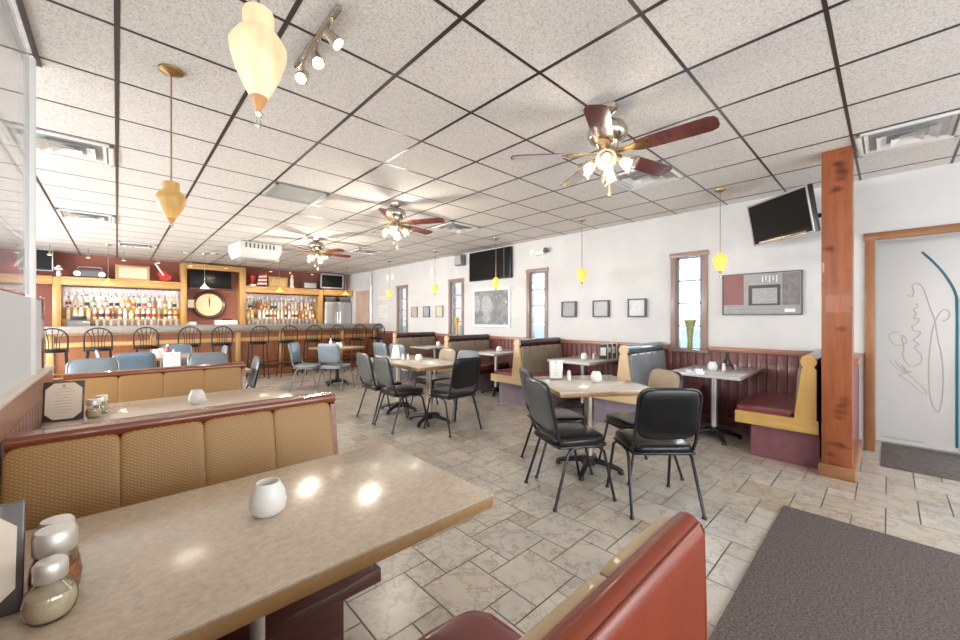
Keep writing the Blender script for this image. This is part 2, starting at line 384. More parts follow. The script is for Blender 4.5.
# vestibule beyond the doorway
m = MB(); m.b2(XV, XV+.1, -2.6, 1.4, 0, 2.7); m.b2(WX+T, XV, 1.3, 1.4, 0, 2.7); struct(m.build('wall_vestibule', M['white_wall']))
m = MB(); m.b2(WX+T, XV, -2.6, 1.4, 2.7, 2.78); struct(m.build('ceiling_vestibule', M['ceil']))
# rear service door in the window wall next to the bar
m = MB(); m.b2(WX-.02, WX+.0, 11.25, 12.15, 0, 2.28, .004); d = struct(m.build('door_2', M['palewood']))
m = MB(); m.lathe([(.001,-.02),(.028,-.015),(.03,.01),(.012,.03),(.012,.05)], seg=12, M=Matrix.Translation((WX-.06, 11.36, 1.0)) @ Matrix.Rotation(R(90), 4, 'Y'))
o = m.build('door_handle', M['brass']); o.parent = d
m = MB(); m.tube([(WX-.03, 11.07, .0), (WX-.03, 11.07, 1.2), (WX-.03, 11.07, HC)], .028, 10); struct(m.build('trim_pipe', M['steel']))
# timber post and the low wall behind the first booth
m = MB(); m.b2(4.57, 4.77, .21, .41, 0, HC, .006); p = struct(m.build('column_timber', M['post']))
m = MB(); m.b2(4.55, 4.79, .19, .43, 0, .11, .006); o = m.build('column_base_trim', M['cedarbase']); o.parent = p
m = MB()
for k in range(11): m.b2(4.79+k*.092, 4.79+(k+1)*.092-.004, .215, .40, .09, .98, .003)
m.b2(4.77, WX, .225, .39, 0, .98); h = struct(m.build('wall_half', M['bead']))
m = MB(); m.b2(4.77, WX-.0, .18, .43, .98, 1.02, .006); o = m.build('half_wall_cap', M['beadcap']); o.parent = h
m = MB(); m.b2(4.79, WX, .195, .42, 0, .10, .004); o = m.build('half_wall_base', M['cedarbase']); o.parent = h
# partition on the booth side: beadboard half wall, sill, frosted panel, slim post, clear glass above
PX = -.33
m = MB(); yy = -1.4
while yy < 3.86:
    m.b2(PX-.09, PX-.005, yy+.003, min(yy+.095, 3.88), 0, .93, .003); yy += .1
pb = struct(m.build('wall_partition', M['bead']))
m = MB(); m.b2(PX-.10, PX+.012, -1.4, 3.9, .93, 1.06, .006); o = m.build('partition_rail', M['beadcap']); o.parent = pb
m = MB(); m.b2(PX-.11, PX+.02, -1.4, 3.91, 1.06, 1.08, .006); o = m.build('partition_sill', plain('pale_sill', (.70,.62,.55), .35, 0, .05)); o.parent = pb
m = MB(); m.b2(PX-.055, PX-.02, -1.4, 3.70, 1.08, 1.515); o = m.build('frosted_panel', M['frost']); o.parent = pb
m = MB(); m.b2(PX-.065, PX-.01, 3.70, 3.735, 1.08, 1.525, .003); m.b2(PX-.065, PX-.01, 3.325, 3.735, 1.515, 1.53, .003); o = m.build('panel_trim', M['railwood']); o.parent = pb
m = MB(); m.b2(PX-.04, PX-.003, 3.28, 3.32, 1.08, HC-.02, .004); o = m.build('partition_post', M['white']); o.parent = pb
m = MB(); m.b2(PX-.035, PX-.025, -1.4, 3.28, 1.53, HC-.02); o = m.build('partition_glass', M['haze']); o.parent = pb
m = MB(); m.b2(PX-.012, PX+.012, -3.3, 3.40, HC-.012, HC-.004, .002); struct(m.build('trim_ceiling_header', plain('dark_header', (.045,.025,.02), .4)))
# outside
m = MB(); m.b2(-40, 60, -40, 60, -.6, -.13); struct(m.build('outside_ground', M['asphalt']))
# ------------------------------------------------------------------ carpets and the vestibule panel
m = MB(); m.box((0,0,.006), (2.7, 3.0, .012), .004)
tag(m.build('floor_mat', M['mat'], loc=(2.25, -.965, .0)), 'large charcoal entrance mat lying on the tiled floor', 'mat')
m = MB(); m.box((0,0,.005), (1.0, 1.2, .010), .003)
tag(m.build('doormat', M['doormat'], loc=(5.75, -.55, .0)), 'small grey brown mat lying across the doorway sill', 'mat')
pn = thing('advertising_board', 'tall white board with a pencil signature standing beyond the doorway', 'panel', (6.35, -.5, 0))
m = MB(); m.b2(0, .06, -.62, .60, .0, 2.26, .008); m.build('board', M['panelwhite'], pn)
SIG = [[(-0.14, 1.653), (-0.18, 1.636), (-0.19, 1.697), (-0.18, 1.752), (-0.21, 1.779), (-0.25, 1.748), (-0.28, 1.64), (-0.31, 1.497), (-0.34, 1.374), (-0.36, 1.183), (-0.39, 0.975), (-0.4, 0.733), (-0.39, 0.524), (-0.37, 0.409), (-0.34, 0.429), (-0.31, 0.547), (-0.3, 0.721), (-0.3, 0.933), (-0.31, 1.11), (-0.33, 1.304), (-0.37, 1.444), (-0.41, 1.489), (-0.44, 1.454), (-0.43, 1.392), (-0.39, 1.364)], [(-0.24, 1.017), (-0.21, 1.051), (-0.2, 1.086), (-0.23, 1.113), (-0.19, 1.158), (-0.22, 1.195), (-0.24, 1.249), (-0.19, 1.266), (-0.18, 1.312), (-0.21, 1.338), (-0.23, 1.392), (-0.19, 1.392), (-0.21, 1.445), (-0.19, 1.492), (-0.22, 1.517), (-0.21, 1.564)], [(-0.09, 1.245), (-0.02, 1.225), (-0.01, 1.169), (-0.05, 1.104), (-0.11, 1.1), (-0.14, 1.156), (-0.1, 1.209), (-0.12, 1.064), (-0.11, 0.991), (-0.14, 0.902), (-0.18, 0.87), (-0.23, 0.899), (-0.25, 0.958), (-0.24, 1.017)], [(-0.01, 0.928), (-0.05, 0.857), (-0.1, 0.807), (-0.14, 0.793), (-0.1, 0.88), (-0.15, 0.812), (-0.18, 0.816), (-0.12, 0.78), (-0.08, 0.761), (-0.11, 0.743), (-0.17, 0.688), (-0.24, 0.601), (-0.28, 0.577), (-0.27, 0.629), (-0.2, 0.727), (-0.11, 0.827), (-0.05, 0.913)]]
def smooth_pts(p, n=4):
    out = []
    for i in range(len(p)-1):
        a, b, c, d = p[max(i-1,0)], p[i], p[i+1], p[min(i+2, len(p)-1)]
        for k in range(n):
            t = k/n
            out.append(tuple(.5*((2*b[q])+(-a[q]+c[q])*t+(2*a[q]-5*b[q]+4*c[q]-d[q])*t*t+(-a[q]+3*b[q]-3*c[q]+d[q])*t**3) for q in range(2)))
    return out+[p[-1]]
m = MB()
for s_ in SIG: m.tube([(0, y+.5, z) for y, z in smooth_pts(s_)], .0048, 6)
m.build('signature', M['pencil'], pn)
m = MB(); m.tube([(-.001, y+.5, z) for y, z in smooth_pts([(-.25, 2.116), (-.33, 2.0), (-.41, 1.853), (-.476, 1.671), (-.489, 1.5), (-.489, .9), (-.489, .05)])], .010, 6); m.build('stripe', M['swoosh'], pn)
m = MB(); m.b2(-.004, .0, .01-.63, -.0, .0, 1.62); m.b2(-.004, 0, -.62, -.05+.02, 1.62, 1.80); m.build('blue_film', M['paleblue'], pn)
m = MB(); m.b2(-.004, 0, .23, .55, .045, .062); m.build('caption_strip', M['pencil'], pn)
# ------------------------------------------------------------------ booth furniture on the partition side
def tan_bench(name, label, yb, wseat, rail_mat, pad_mat, seat_front=None, zs=.46, xr=.965, zt=.94, seat_mat='plumvinyl'):
    """bench whose padded back faces the -Y side; yb = rail front; seat towards -Y"""
    t = thing(name, label, 'bench', (xr, yb, 0)); L = xr-PX-.015
    lean = .10
    m = MB()
    for k, (a, b) in enumerate(((-L, -.955), (-.955, -.655), (-.655, -.345), (-.345, -.035))):
        w = b-a-.002; h = zt-.055-zs
        Mx = Matrix.Translation(((a+b)/2, .01-lean/2, zs+h/2+.005)) @ Matrix.Rotation(-math.atan2(lean, h), 4, 'X')
        m.pad((0,0,0), (w+.012, .10, h+.01), 11, 0, Mx, 22)
    m.build('backrest', pad_mat, t)
    m = MB(); m.b2(-L, 0, .03, .11, 0, zt-.03, .004); m.build('back_board', M['mahog'], t)
    m = MB()
    prof = [(-.012,.075),(-.02,.055),(-.02,.02),(-.01,0),(.0,-.01),(.10,-.01),(.112,.01),(.115,.05),(.10,.075),(.05,.082)]
    m.prism([(-L, y, zt-.056+z*.68) for y, z in prof], (L+.006, 0, 0), smooth=True); m.build('back_rail', rail_mat, t, angle=50)
    m = MB(); m.prism([(-.028, -.105, zs-.02), (-.028, -.03, zt-.06), (-.028, .11, zt-.06), (-.028, .11, zs-.02)], (.03, 0, 0)); m.build('end_trim', rail_mat, t)
    sf = seat_front if seat_front is not None else -.60
    m = MB(); m.pad((-L/2-.07, (sf-.08)/2, zs-.05), (L-.14, -.08-sf, .12), 9, 0); m.build('seat', M[seat_mat], t)
    m = MB(); m.b2(-L, -.14, sf+.03, .03, zs-.16, zs-.10, .006); m.build('seat_frame', M['mahog'], t)
    m = MB(); m.b2(-L, -.25, sf+.16, .03, 0, zs-.16); m.build('plinth', M['mahog'], t)
    return t
# first booth table, its two benches
tan_bench('booth_bench', 'tan diamond woven booth bench facing the big speckled table with white votive', 2.34, .5, M['railwood'], M['tan'], seat_front=-.88, zs=.43, seat_mat='mahog')  # seat in dark mahogany: the shadow under the table is in its colour
t2 = tan_bench('booth_bench', 'shorter looking tan booth bench behind the second booth table, facing the camera', 4.60, .5, M['railwood'], M['tan'], seat_front=-.62)
# bench with the red back (seat faces the first table, second seat faces the other way)
t = thing('booth_bench', 'red vinyl booth bench with its back turned to the camera', 'bench', (.985, .33, 0)); L = .985-PX-.015
m = MB(); prof = [(.020,-.002),(.020,-.5),(-.044,-.5),(-.042,-.2),(-.040,-.03),(-.034,-.012),(-.022,.002),(-.005,.009),(.012,.006)]
m.prism([(-L, y, .93+z) for y, z in prof], (L, 0, 0), smooth=True); m.build('back_cover', M['redvinyl'], t, angle=60)
m = MB(); m.tube([(-L, -.030, .926), (-.004, -.030, .926), (0, -.037, .91), (.0, -.041, .72), (.0, -.042, .45)], .0035, 8); m.build('piping', M['redvinyl'], t)
m = MB()
for k in range(4):
    a = -L+k*L/4
    m.pad((a+L/8, .032, .685), (L/4+.004, .026, .485), 24)
m.build('backrest', M['tanplain'], t)
m = MB(); m.pad((-L/2-.05, .36, .41), (L-.10, .54, .11), 8); m.build('seat', M['plumvinyl'], t)
m = MB(); m.pad((-L/2-.05, -.36, .41), (L-.10, .50, .11), 8); m.build('rear_seat', M['redvinyl'], t)
m = MB(); m.b2(-L, -.12, -.56, .58, .30, .355, .005); m.build('seat_frame', M['mahog'], t)
m = MB(); m.b2(-L, -.22, -.45, .47, 0, .30); m.build('plinth', M['mahog'], t)
def make_table(name, label, cat, loc, rz, w, l, top, edge, zt=.79, th=.042, hubs=((0,0),), rot=20, foot=.30, col=.038, group=None, colm='column', footm='blackmetal'):
    t = thing(name, label, cat, loc, rz, group)
    m = MB(); m.box((0,0,zt-.004), (w, l, .008), .002); m.build('table_top', M[top], t)
    m = MB(); m.box((0,0,zt-th/2-.004), (w, l, th-.002), .004); m.build('top_edge', M[edge], t)
    for hx, hy in hubs:
        m = MB(); m.lathe([(col,.07),(col,zt-th-.02),(.10,zt-th-.015),(.11,zt-th)], (hx,hy,0), 20); m.build('column', M[colm], t)
        m = MB()
        for k in range(4):
            a = R(rot+90*k); ca, sa = math.cos(a), math.sin(a)
            m.tube([(hx+ca*.03, hy+sa*.03, .085), (hx+ca*.12, hy+sa*.12, .075), (hx+ca*(foot-.03), hy+sa*(foot-.03), .04), (hx+ca*foot, hy+sa*foot, .022)], [.032,.027,.022,.020], 8)
            m.lathe([(.024,0),(.026,.012),(.02,.026)], (hx+ca*(foot-.012), hy+sa*(foot-.012), 0), 10)
        m.lathe([(.07,.05),(.075,.075),(.05,.11),(.042,.13)], (hx,hy,0), 16); m.build('base', M[footm], t)
    return t
make_table('booth_table', 'big speckled beige booth table with bronze edge and white votive, before the tan bench', 'table', (.315, 1.335, 0), 0, 1.30, .765, 'tabletop', 'tableedge', .782, .045, rot=45, foot=.26, colm='legpaint', col=.021)
make_table('booth_table', 'narrow looking pale booth table between the two tan benches', 'table', (.355, 3.48, 0), 0, 1.33, .75, 'tabletop2', 'tableedge', .782, .045, rot=45, foot=.26)
# ------------------------------------------------------------------ wall booths (window wall)
XE = 4.65
def wall_bench(y, label, near=True, far=True, wood='blond', edge='blond_h', padm=('taupe','taupe'), roll='rollvinyl', plinth='purplinth', seatm='plumvinyl'):
    t = thing('wall_booth_bench', label, 'bench', (XE, y, 0), 0, None); L = WX-XE-.03
    d0 = -.58 if near else -.07; d1 = .58 if far else .07
    # end panel: tapered upright with a round head
    m = MB()
    pr = [(-.105,.45),(-.05,.92),(-.038,.945),(-.056,.975),(-.060,1.0),(-.045,1.04),(-.015,1.058),(.015,1.058),(.045,1.04),(.060,1.0),(.056,.975),(.038,.945),(.05,.92),(.105,.45)]
    if not near: pr = [(-.055,.45),(-.055,.92)]+pr[2:]
    if not far: pr = pr[:-2]+[(.045,.93),(.10,.45)]
    m.prism([(-.012, a, z) for a, z in pr], (.035, 0, 0)); m.build('end_panel', M[wood], t)
    m = MB(); m.prism([(-.014, d0, .335), (-.014, d1, .335), (-.014, d1, .455), (-.014, d0, .455)], (.037, 0, 0)); m.build('seat_rail', M[edge], t)
    m = MB(); m.tube([(.025, 0, .998), (L*.5, 0, .998), (L, 0, .998)], .06, 16); m.build('top_roll', M[roll], t)
    for s, on, mt in ((-1, near, padm[0]), (1, far, padm[1])):
        if on:
            m = MB()
            for k in range(5):
                a = .03+k*(L-.04)/5; w = (L-.04)/5
                Mx = Matrix.Translation((a+w/2, s*.068, .70)) @ Matrix.Rotation(s*R(4), 4, 'X')
                m.pad((0,0,0), (w+.002, .06, .48), 9, 0, Mx, 12)
            m.build('backrest', M[mt], t)
            m = MB(); m.pad((L/2+.015, s*.345, .455), (L-.05, .52, .10), 9); m.build('seat', M[seatm], t)
        else:
            m = MB(); m.b2(.02, L, s*.0, s*.06, .40, .93); m.build('back_board', M['mahog'], t)
    m = MB(); m.b2(.02, L, -.04, .04, .40, .95); m.b2(.02, L, d0+.03, d1-.03, .33, .41); m.build('seat_frame', M['mahog'], t)
    m = MB(); m.b2(.07, L, d0+.12 if near else d0, d1-.12 if far else d1, 0, .335); m.build('plinth', M[plinth], t)
    return t
wall_bench(.505, 'yellow oak booth bench with plum seat against the timber post', False, True, 'yellow', 'yellow_h', plinth='plinth', roll='rollvinyl')
wall_bench(2.29, 'sky-tinted taupe channelled booth bench by the window with the green vase', padm=('skytaupe','taupe'), roll='tealroll')
wall_bench(4.07, 'taupe booth bench, second one along the window wall after the sky-tinted one')
wall_bench(5.88, 'taupe booth bench under the big grey photograph')
wall_bench(7.80, 'last booth bench of the window wall, towards the bar')
for y, lab in ((1.40, 'grey booth table standing between the yellow bench and the sky-tinted bench'), (3.15, 'grey booth table with a row of menus standing against the wall'), (4.97, 'grey booth table under the large black screen'), (6.85, 'grey booth table under the three small framed pictures')):
    make_table('wall_booth_table', lab, 'table', (5.23, y, 0), 0, 1.10, .70, 'greytop', 'greytop', .785, .034, ((-.13, 0),), rot=35, foot=.28, colm='steel')
# ------------------------------------------------------------------ stacking chairs (local +y = the way the sitter faces)
def make_chair(label, vin, backv, metal, loc=(0,0,0), face=0):
    t = thing('stacking_chair', label, 'chair', (loc[0], loc[1], 0), R(face-90))
    m = MB(); m.pad((0, .0, .462), (.455, .45, .085), 5, 0, None, 14, .15); m.build('seat', M[vin], t)
    hw, fr = .218, .0115
    # back: padded panel leaning backwards, inside a bent tube
    ang = R(12); Mb = Matrix.Translation((0, -.205, .46)) @ Matrix.Rotation(ang, 4, 'X')
    m = MB()
    b = bmesh.new(); n = 5.0; seg = 44; w, h, dp = .214, .19, .018
    ring = []
    for i in range(seg):
        a = 2*math.pi*i/seg; c, s_ = math.cos(a), math.sin(a)
        l = (abs(c)**n+abs(s_)**n)**(-1/n); ring.append((c*l*w*(1.0-.03*max(0, s_*l)), s_*l*h))
    vs = []; lay = [(1, 0), (1.0, dp*.5), (.93, dp), (.6, dp*1.25), (.2, dp*1.3)]
    for sgn in (1, -1):
        for k, y in lay:
            vs += [(x*k, sgn*y, z*k+.277) for x, z in ring]
    fs = []; nl = len(lay)
    for q in range(2):
        o = q*nl*seg
        for j in range(nl-1):
            for i in range(seg):
                k = (i+1) % seg; fs.append((o+j*seg+i, o+j*seg+k, o+(j+1)*seg+k, o+(j+1)*seg+i))
        fs.append(tuple(o+(nl-1)*seg+i for i in range(seg)))
    b.free(); bm_vs = vs
    m.raw(bm_vs, fs, 0, True, Mb); bmesh.ops.remove_doubles(m.bm, verts=list(m.bm.verts), dist=1e-5)
    m.build('backrest', M[backv], t, angle=60)
    m = MB(); top = []
    for i in range(13):
        a = math.pi*i/12; cx = .125; top.append((( cx+.075*max(0,0) )*0, 0, 0))
    pts = [(-hw, .02, -.01), (-hw, 0, .06), (-hw, 0, .30)]
    for i in range(7):
        a = math.pi - (math.pi/2)*i/6; pts.append((-hw+.075+.075*math.cos(a), 0, .385+.075*math.sin(a)))
    pts2 = [(-x, y, z) for x, y, z in reversed(pts)]
    m.tube([Mb @ Vector(p) for p in pts+pts2], fr, 8); m.build('back_frame', M[metal], t)
    m = MB()
    loop = [(-hw,-.205,.435),(-hw,.18,.425),(-.18,.215,.425),(.18,.215,.425),(hw,.18,.425),(hw,-.205,.435),(.17,-.225,.44),(-.17,-.225,.44)]
    m.tube(loop, .010, 8, True); m.build('seat_frame', M[metal], t)
    for sx in (-1, 1):
        m = MB(); m.tube([(sx*hw, .02, .425), (sx*(hw+.004), .12, .42), (sx*(hw+.012), .165, .385), (sx*(hw+.035), .245, .01)], .0115, 8)
        m.lathe([(.016,0),(.016,.014),(.012,.02)], (sx*(hw+.035), .245, 0), 10); m.build('leg', M[metal], t)
        m = MB(); m.tube([(sx*hw, -.02, .425), (sx*(hw+.004), -.10, .42), (sx*(hw+.012), -.145, .385), (sx*(hw+.035), -.265, .01)], .0115, 8)
        m.lathe([(.016,0),(.016,.014),(.012,.02)], (sx*(hw+.035), -.265, 0), 10); m.build('leg', M[metal], t)
    note_kids(t); return t
CH = {}
def chair(kind, x, y, face, label):
    spec = {'black': ('blackvinyl','blackvinyl','blackmetal'), 'green': ('blackvinyl','sheenvinyl','blackmetal'), 'slate': ('slatevinyl','slatevinyl','greymetal'), 'blue': ('slatevinyl','bluechair','greymetal'), 'tan': ('blackvinyl','tanchair','blackmetal')}[kind]  # green kind: black chair, reflected light greyed into the back colour
    if kind not in CH: CH[kind] = make_chair(label, *spec, loc=(x, y), face=face); return CH[kind]
    return dup(CH[kind], (x, y, 0), R(face-90), label)
# table between the booths, near: four chairs
make_table('dining_table', 'square beige dining table with menu card, shakers and votive, ringed by four black chairs', 'table', (3.195, 1.915, 0), R(-35), .87, .86, 'tabletop2', 'tableedge', .80, .042, rot=54, foot=.30)
chair('green', 2.66, 1.77, -26, 'black chair with reflection-greyed back at the square table, beside the menu card')
chair('green', 3.035, 2.168, -35, 'black chair mostly hidden behind the reflection-greyed chair at the square table')
chair('black', 2.975, 1.245, 47, 'black chair with its whole black back turned to the camera at the square table')
chair('tan', 3.46, 1.575, 148, 'chair with worn tan back at the far corner of the square table')
# long table with two pedestals
make_table('dining_table', 'long beige dining table on two pedestals with napkin holder, in the middle of the floor', 'table', (3.10, 4.70, 0), R(-3), .76, 1.56, 'tabletop2', 'tableedge', .79, .042, ((0,-.43),(0,.42)), rot=30, foot=.30)
chair('green', 2.70, 4.34, -4, 'reflection-greyed black chair at the long table, the nearer of the two side by side')
chair('green', 2.73, 4.90, -3, 'reflection-greyed black chair at the long table, the farther of the two side by side')
chair('black', 3.09, 3.79, 91, 'black chair at the end of the long table, black back towards the camera')
chair('tan', 3.53, 4.80, 178, 'tan backed chair across the long table from the two reflection-greyed ones')
chair('slate', 3.50, 4.26, 182, 'slate chair tucked in behind the black end chair of the long table')
# table near the bar
make_table('dining_table', 'small square dining table standing near the bar stools with a sugar caddy on it', 'table', (3.38, 7.98, 0), R(18), .79, .79, 'tabletop2', 'tableedge', .79, .042, rot=10, foot=.28, colm='blackmetal')
chair('blue', 2.76, 7.86, -42, 'slate chair with reflection-blue inner back at the small table near the bar')  # blue of this back is a reflection put into the colour
chair('slate', 3.13, 7.43, 38, 'slate chair showing its full back at the small table near the bar')
chair('slate', 3.90, 7.66, 152, 'slate chair half hidden beside the full backed chair at the small bar-side table')
chair('slate', 4.05, 6.90, 5, 'dark slate chair at the open side of the booth table nearest the bar')
chair('slate', 4.05, 6.28, 8, 'dark slate chair at the aisle beyond the long table, next to the booth ends')
# tables behind the partition-side booths
make_table('dining_table', 'long dining table hidden behind the second tan bench with a white menu card', 'table', (.42, 5.62, 0), 0, 1.50, .78, 'tabletop2', 'tableedge', .79, .042, ((-.3,-.05),(.3,-.05)), rot=45, foot=.28)
make_table('dining_table', 'square dining table before the bar stools with white votives and bottles', 'table', (.62, 8.12, 0), 0, .86, .82, 'tabletop2', 'tableedge', .79, .042, rot=45, foot=.28)
chair('slate', -.20, 6.20, -90, 'pale slate chair behind the second tan bench, next to the partition end')
chair('slate', .92, 6.20, -90, 'pale slate chair whose top shows above the second tan bench, beside the white menu card')
chair('green', .985, 5.45, 176, 'dark grey chair standing against the open end of the second tan bench')
chair('slate', .08, 8.12, 5, 'slate chair at the partition side of the square table before the bar')
chair('blue', .17, 7.52, 92, 'light blue chair with its back to the camera at the square table before the bar')
chair('blue', .78, 8.62, -92, 'blue chair between the square table and the bar stools')
chair('slate', 1.08, 7.95, 178, 'slate chair at the aisle side of the square table before the bar')
# ------------------------------------------------------------------ bar stools
def make_stool(label, loc, face):
    t = thing('bar_stool', label, 'bar stool', loc, R(face-90), 'bar stools along the bar')
    m = MB(); m.lathe([(.001,.80),(.16,.80),(.182,.812),(.188,.835),(.175,.858),(.10,.868),(.001,.87)], (0,0,0), 24); m.build('seat', M['blackvinyl'], t)
    m = MB(); pts = [(-.175,-.15,.80),(-.18,-.165,.95)]
    for i in range(13):
        a = math.pi-math.pi*i/12; pts.append((.18*math.cos(a), -.185-.02*math.sin(a), 1.06+.16*math.sin(a)))
    pts += [(.18,-.165,.95),(.175,-.15,.80)]
    m.tube(pts, .012, 8); m.build('back_hoop', M['blackmetal'], t)
    for x, xt, zt in ((-.08,-.135,1.155),(-.045,-.075,1.195),(0,0,1.215),(.045,.075,1.195),(.08,.135,1.155)):
        m = MB(); m.tube([(x,-.155,.85),(x,-.17,1.0),((x+xt)/2,-.19,1.10),(xt,-.2,zt)], .006, 6); m.build('spindle', M['blackmetal'], t)
    for sx in (-1, 1):
        for sy in (-1, 1):
            m = MB(); m.tube([(sx*.145, sy*.145, .81), (sx*.165, sy*.165, .4), (sx*.185, sy*.185, .0)], .012, 8); m.build('leg', M['blackmetal'], t)
    m = MB(); m.tube([(-.165,-.165,.30),(.165,-.165,.30),(.165,.165,.30),(-.165,.165,.30)], .009, 6, True); m.build('foot_ring', M['blackmetal'], t)
    note_kids(t); return t
ORD = ['first','second','third','fourth','fifth','sixth','seventh','eighth','ninth','tenth','eleventh']
sx_ = [-.80,-.24,.42,1.07,1.65,2.35,2.98,3.57,4.14,4.76,5.30]
st = None
for i, x in enumerate(sx_):
    lab = 'black hoop backed bar stool, %s along the bar counting from the frosted partition' % ORD[i]
    if st is None: st = make_stool(lab, (x, 9.92, 0), 90)
    else: dup(st, (x, 9.92, 0), R(random.uniform(-6, 6)), lab)
# ------------------------------------------------------------------ bar counter
BY = 10.48; BXL, BXR = -3.0, 5.74
bar = thing('bar_counter', 'long bar with grey stone top and orange brown panelled front', 'bar', (BXL, BY, 0)); W = BXR-BXL
m = MB(); m.b2(0, W, -.08, .62, 1.10, 1.24, .012); m.build('counter_top', M['stone'], bar)
m = MB(); m.b2(0, W, .16, .55, 0, 1.10); m.build('body', M['barfront'], bar)
m = MB(); m.b2(0, W, .13, .17, .84, .93, .004); m.b2(0, W, .13, .17, 1.06, 1.10, .004); m.build('front_rail', M['oak_h'], bar)
for k, x in enumerate((.4, 2.05, 3.5, 5.05, 6.0, 7.6, 8.6)):
    m = MB(); m.b2(x, x+.10, .12, .17, .10, 1.10, .004); m.build('pilaster', M['oak'], bar)
m = MB(); m.b2(0, W, .02, .17, .0, .16, .006); m.b2(0, W, .0, .17, .25, .29, .006); m.build('foot_step', M['barfront'], bar)
m = MB(); m.tube([(0, .03, .36), (W, .03, .36)], .018, 10); m.build('foot_rail', M['brass'], bar)
# ------------------------------------------------------------------ back bar
FY, KY = 12.42, 12.88
bb = thing('back_bar', 'golden oak back bar cabinet with mirrored bays behind the counter', 'back bar', (0, FY, 0))
d = KY-FY
m = MB(); m.b2(-3.1, 4.78, 0, d, 0, 1.10, .004); m.build('base_cabinet', M['barfront'], bb)
m = MB(); m.b2(-3.1, 4.78, -.04, d, 1.10, 1.14, .006); m.build('work_top', M['stone'], bb)
for x0, x1, z1 in ((-1.02, -.89, 2.30), (1.19, 1.31, 2.82), (2.50, 2.64, 2.82), (4.66, 4.80, 2.30)):
    m = MB(); m.b2(x0, x1, -.02, d, 1.14, z1, .006); m.b2(x0+.03, x1-.03, -.03, 0, 1.2, z1-.05, .004); m.build('post', M['oak'], bb)
for x0, x1 in ((-3.1, -1.02), (-.89, 1.19), (2.64, 4.66), (4.80, 5.78)):
    m = MB(); m.b2(x0, x1, -.03, d, 2.13, 2.29, .006); m.b2(x0, x1, -.06, -.0, 2.27, 2.31, .004); m.build('shelf_beam', M['oak_h'], bb)
m = MB(); m.b2(1.31, 2.50, -.02, .10, 2.68, 2.82, .006); m.build('top_beam', M['oak_h'], bb)
for x0, x1 in ((-.89, 1.19), (2.64, 4.66)):
    m = MB(); m.b2(x0, x1, d-.02, d-.008, 1.14, 2.12); m.build('mirror', M['mirror'], bb)
    m = MB(); m.b2(x0, x1, .14, d-.02, 1.14, 1.38, .004); m.b2(x0, x1, .28, d-.02, 1.38, 1.64, .004); m.build('bottle_step', M['oak_h'], bb)
    m = MB()
    for k in range(3): m.b2(x0, x1, .04+k*.07, .06+k*.07, 2.10, 2.125)
    m.build('glass_rack', M['mahog'], bb)
m = MB(); m.b2(1.31, 2.50, d-.03, d-.01, 1.14, 2.68); m.build('bay_panel', plain('pink_brown_panel', (.42,.17,.12), .6), bb)
# bottles, glasses
def bottle_proto(kind):
    m = MB()
    P = {'tall': ([(.0,0),(.039,0),(.041,.02),(.041,.17),(.034,.205),(.016,.235),(.015,.28)], .28), 'squat': ([(.0,0),(.045,0),(.048,.02),(.046,.13),(.03,.17),(.015,.19),(.014,.23)], .23), 'slim': ([(.0,0),(.033,0),(.035,.02),(.034,.17),(.016,.23),(.014,.27)], .27)}[kind]
    m.lathe(P[0], seg=12, mat=0); r = P[0][3][0]+.0012
    m.lathe([(r,.045),(r,.125)], seg=12, mat=1, cap=False); m.lathe([(.0155,P[1]-.01),(.0155,P[1]+.022),(.0,P[1]+.023)], seg=10, mat=2)
    return m
BC = {'clear': (.80,.82,.80), 'amber': (.60,.30,.09), 'green': (.22,.38,.18), 'brown': (.32,.15,.07), 'gold': (.80,.62,.26), 'pale': (.84,.82,.70)}
for k, c in BC.items(): M['btl_'+k] = plain('bottle_'+k, c, .12, 0, .05, 5, 0, 60, .5)
LB = [plain('label_'+n, c, .7, 0, .1, 20) for n, c in (('white', (.8,.78,.74)), ('cream', (.75,.66,.45)), ('red', (.5,.08,.06)), ('black', (.05,.05,.05)))]
PB = {}
def bottle(kind, colr, li, loc, label, group):
    key = (kind, colr, li)
    if key not in PB:
        o = bottle_proto(kind).build('bottle', [M['btl_'+colr], LB[li], M['black'] if li != 3 else M['redbox']], loc=loc); PB[key] = o
    else: o = PB[key].copy(); COL.objects.link(o); o.location = loc
    o.rotation_euler.z = random.uniform(0, 6); tag(o, label, 'bottle', group)
    return o
rb = random.Random(3); kinds = ['tall','squat','slim','tall']; cn = {'clear': 'clear glass', 'amber': 'amber', 'green': 'green glass', 'brown': 'dark brown', 'gold': 'golden', 'pale': 'pale straw coloured'}
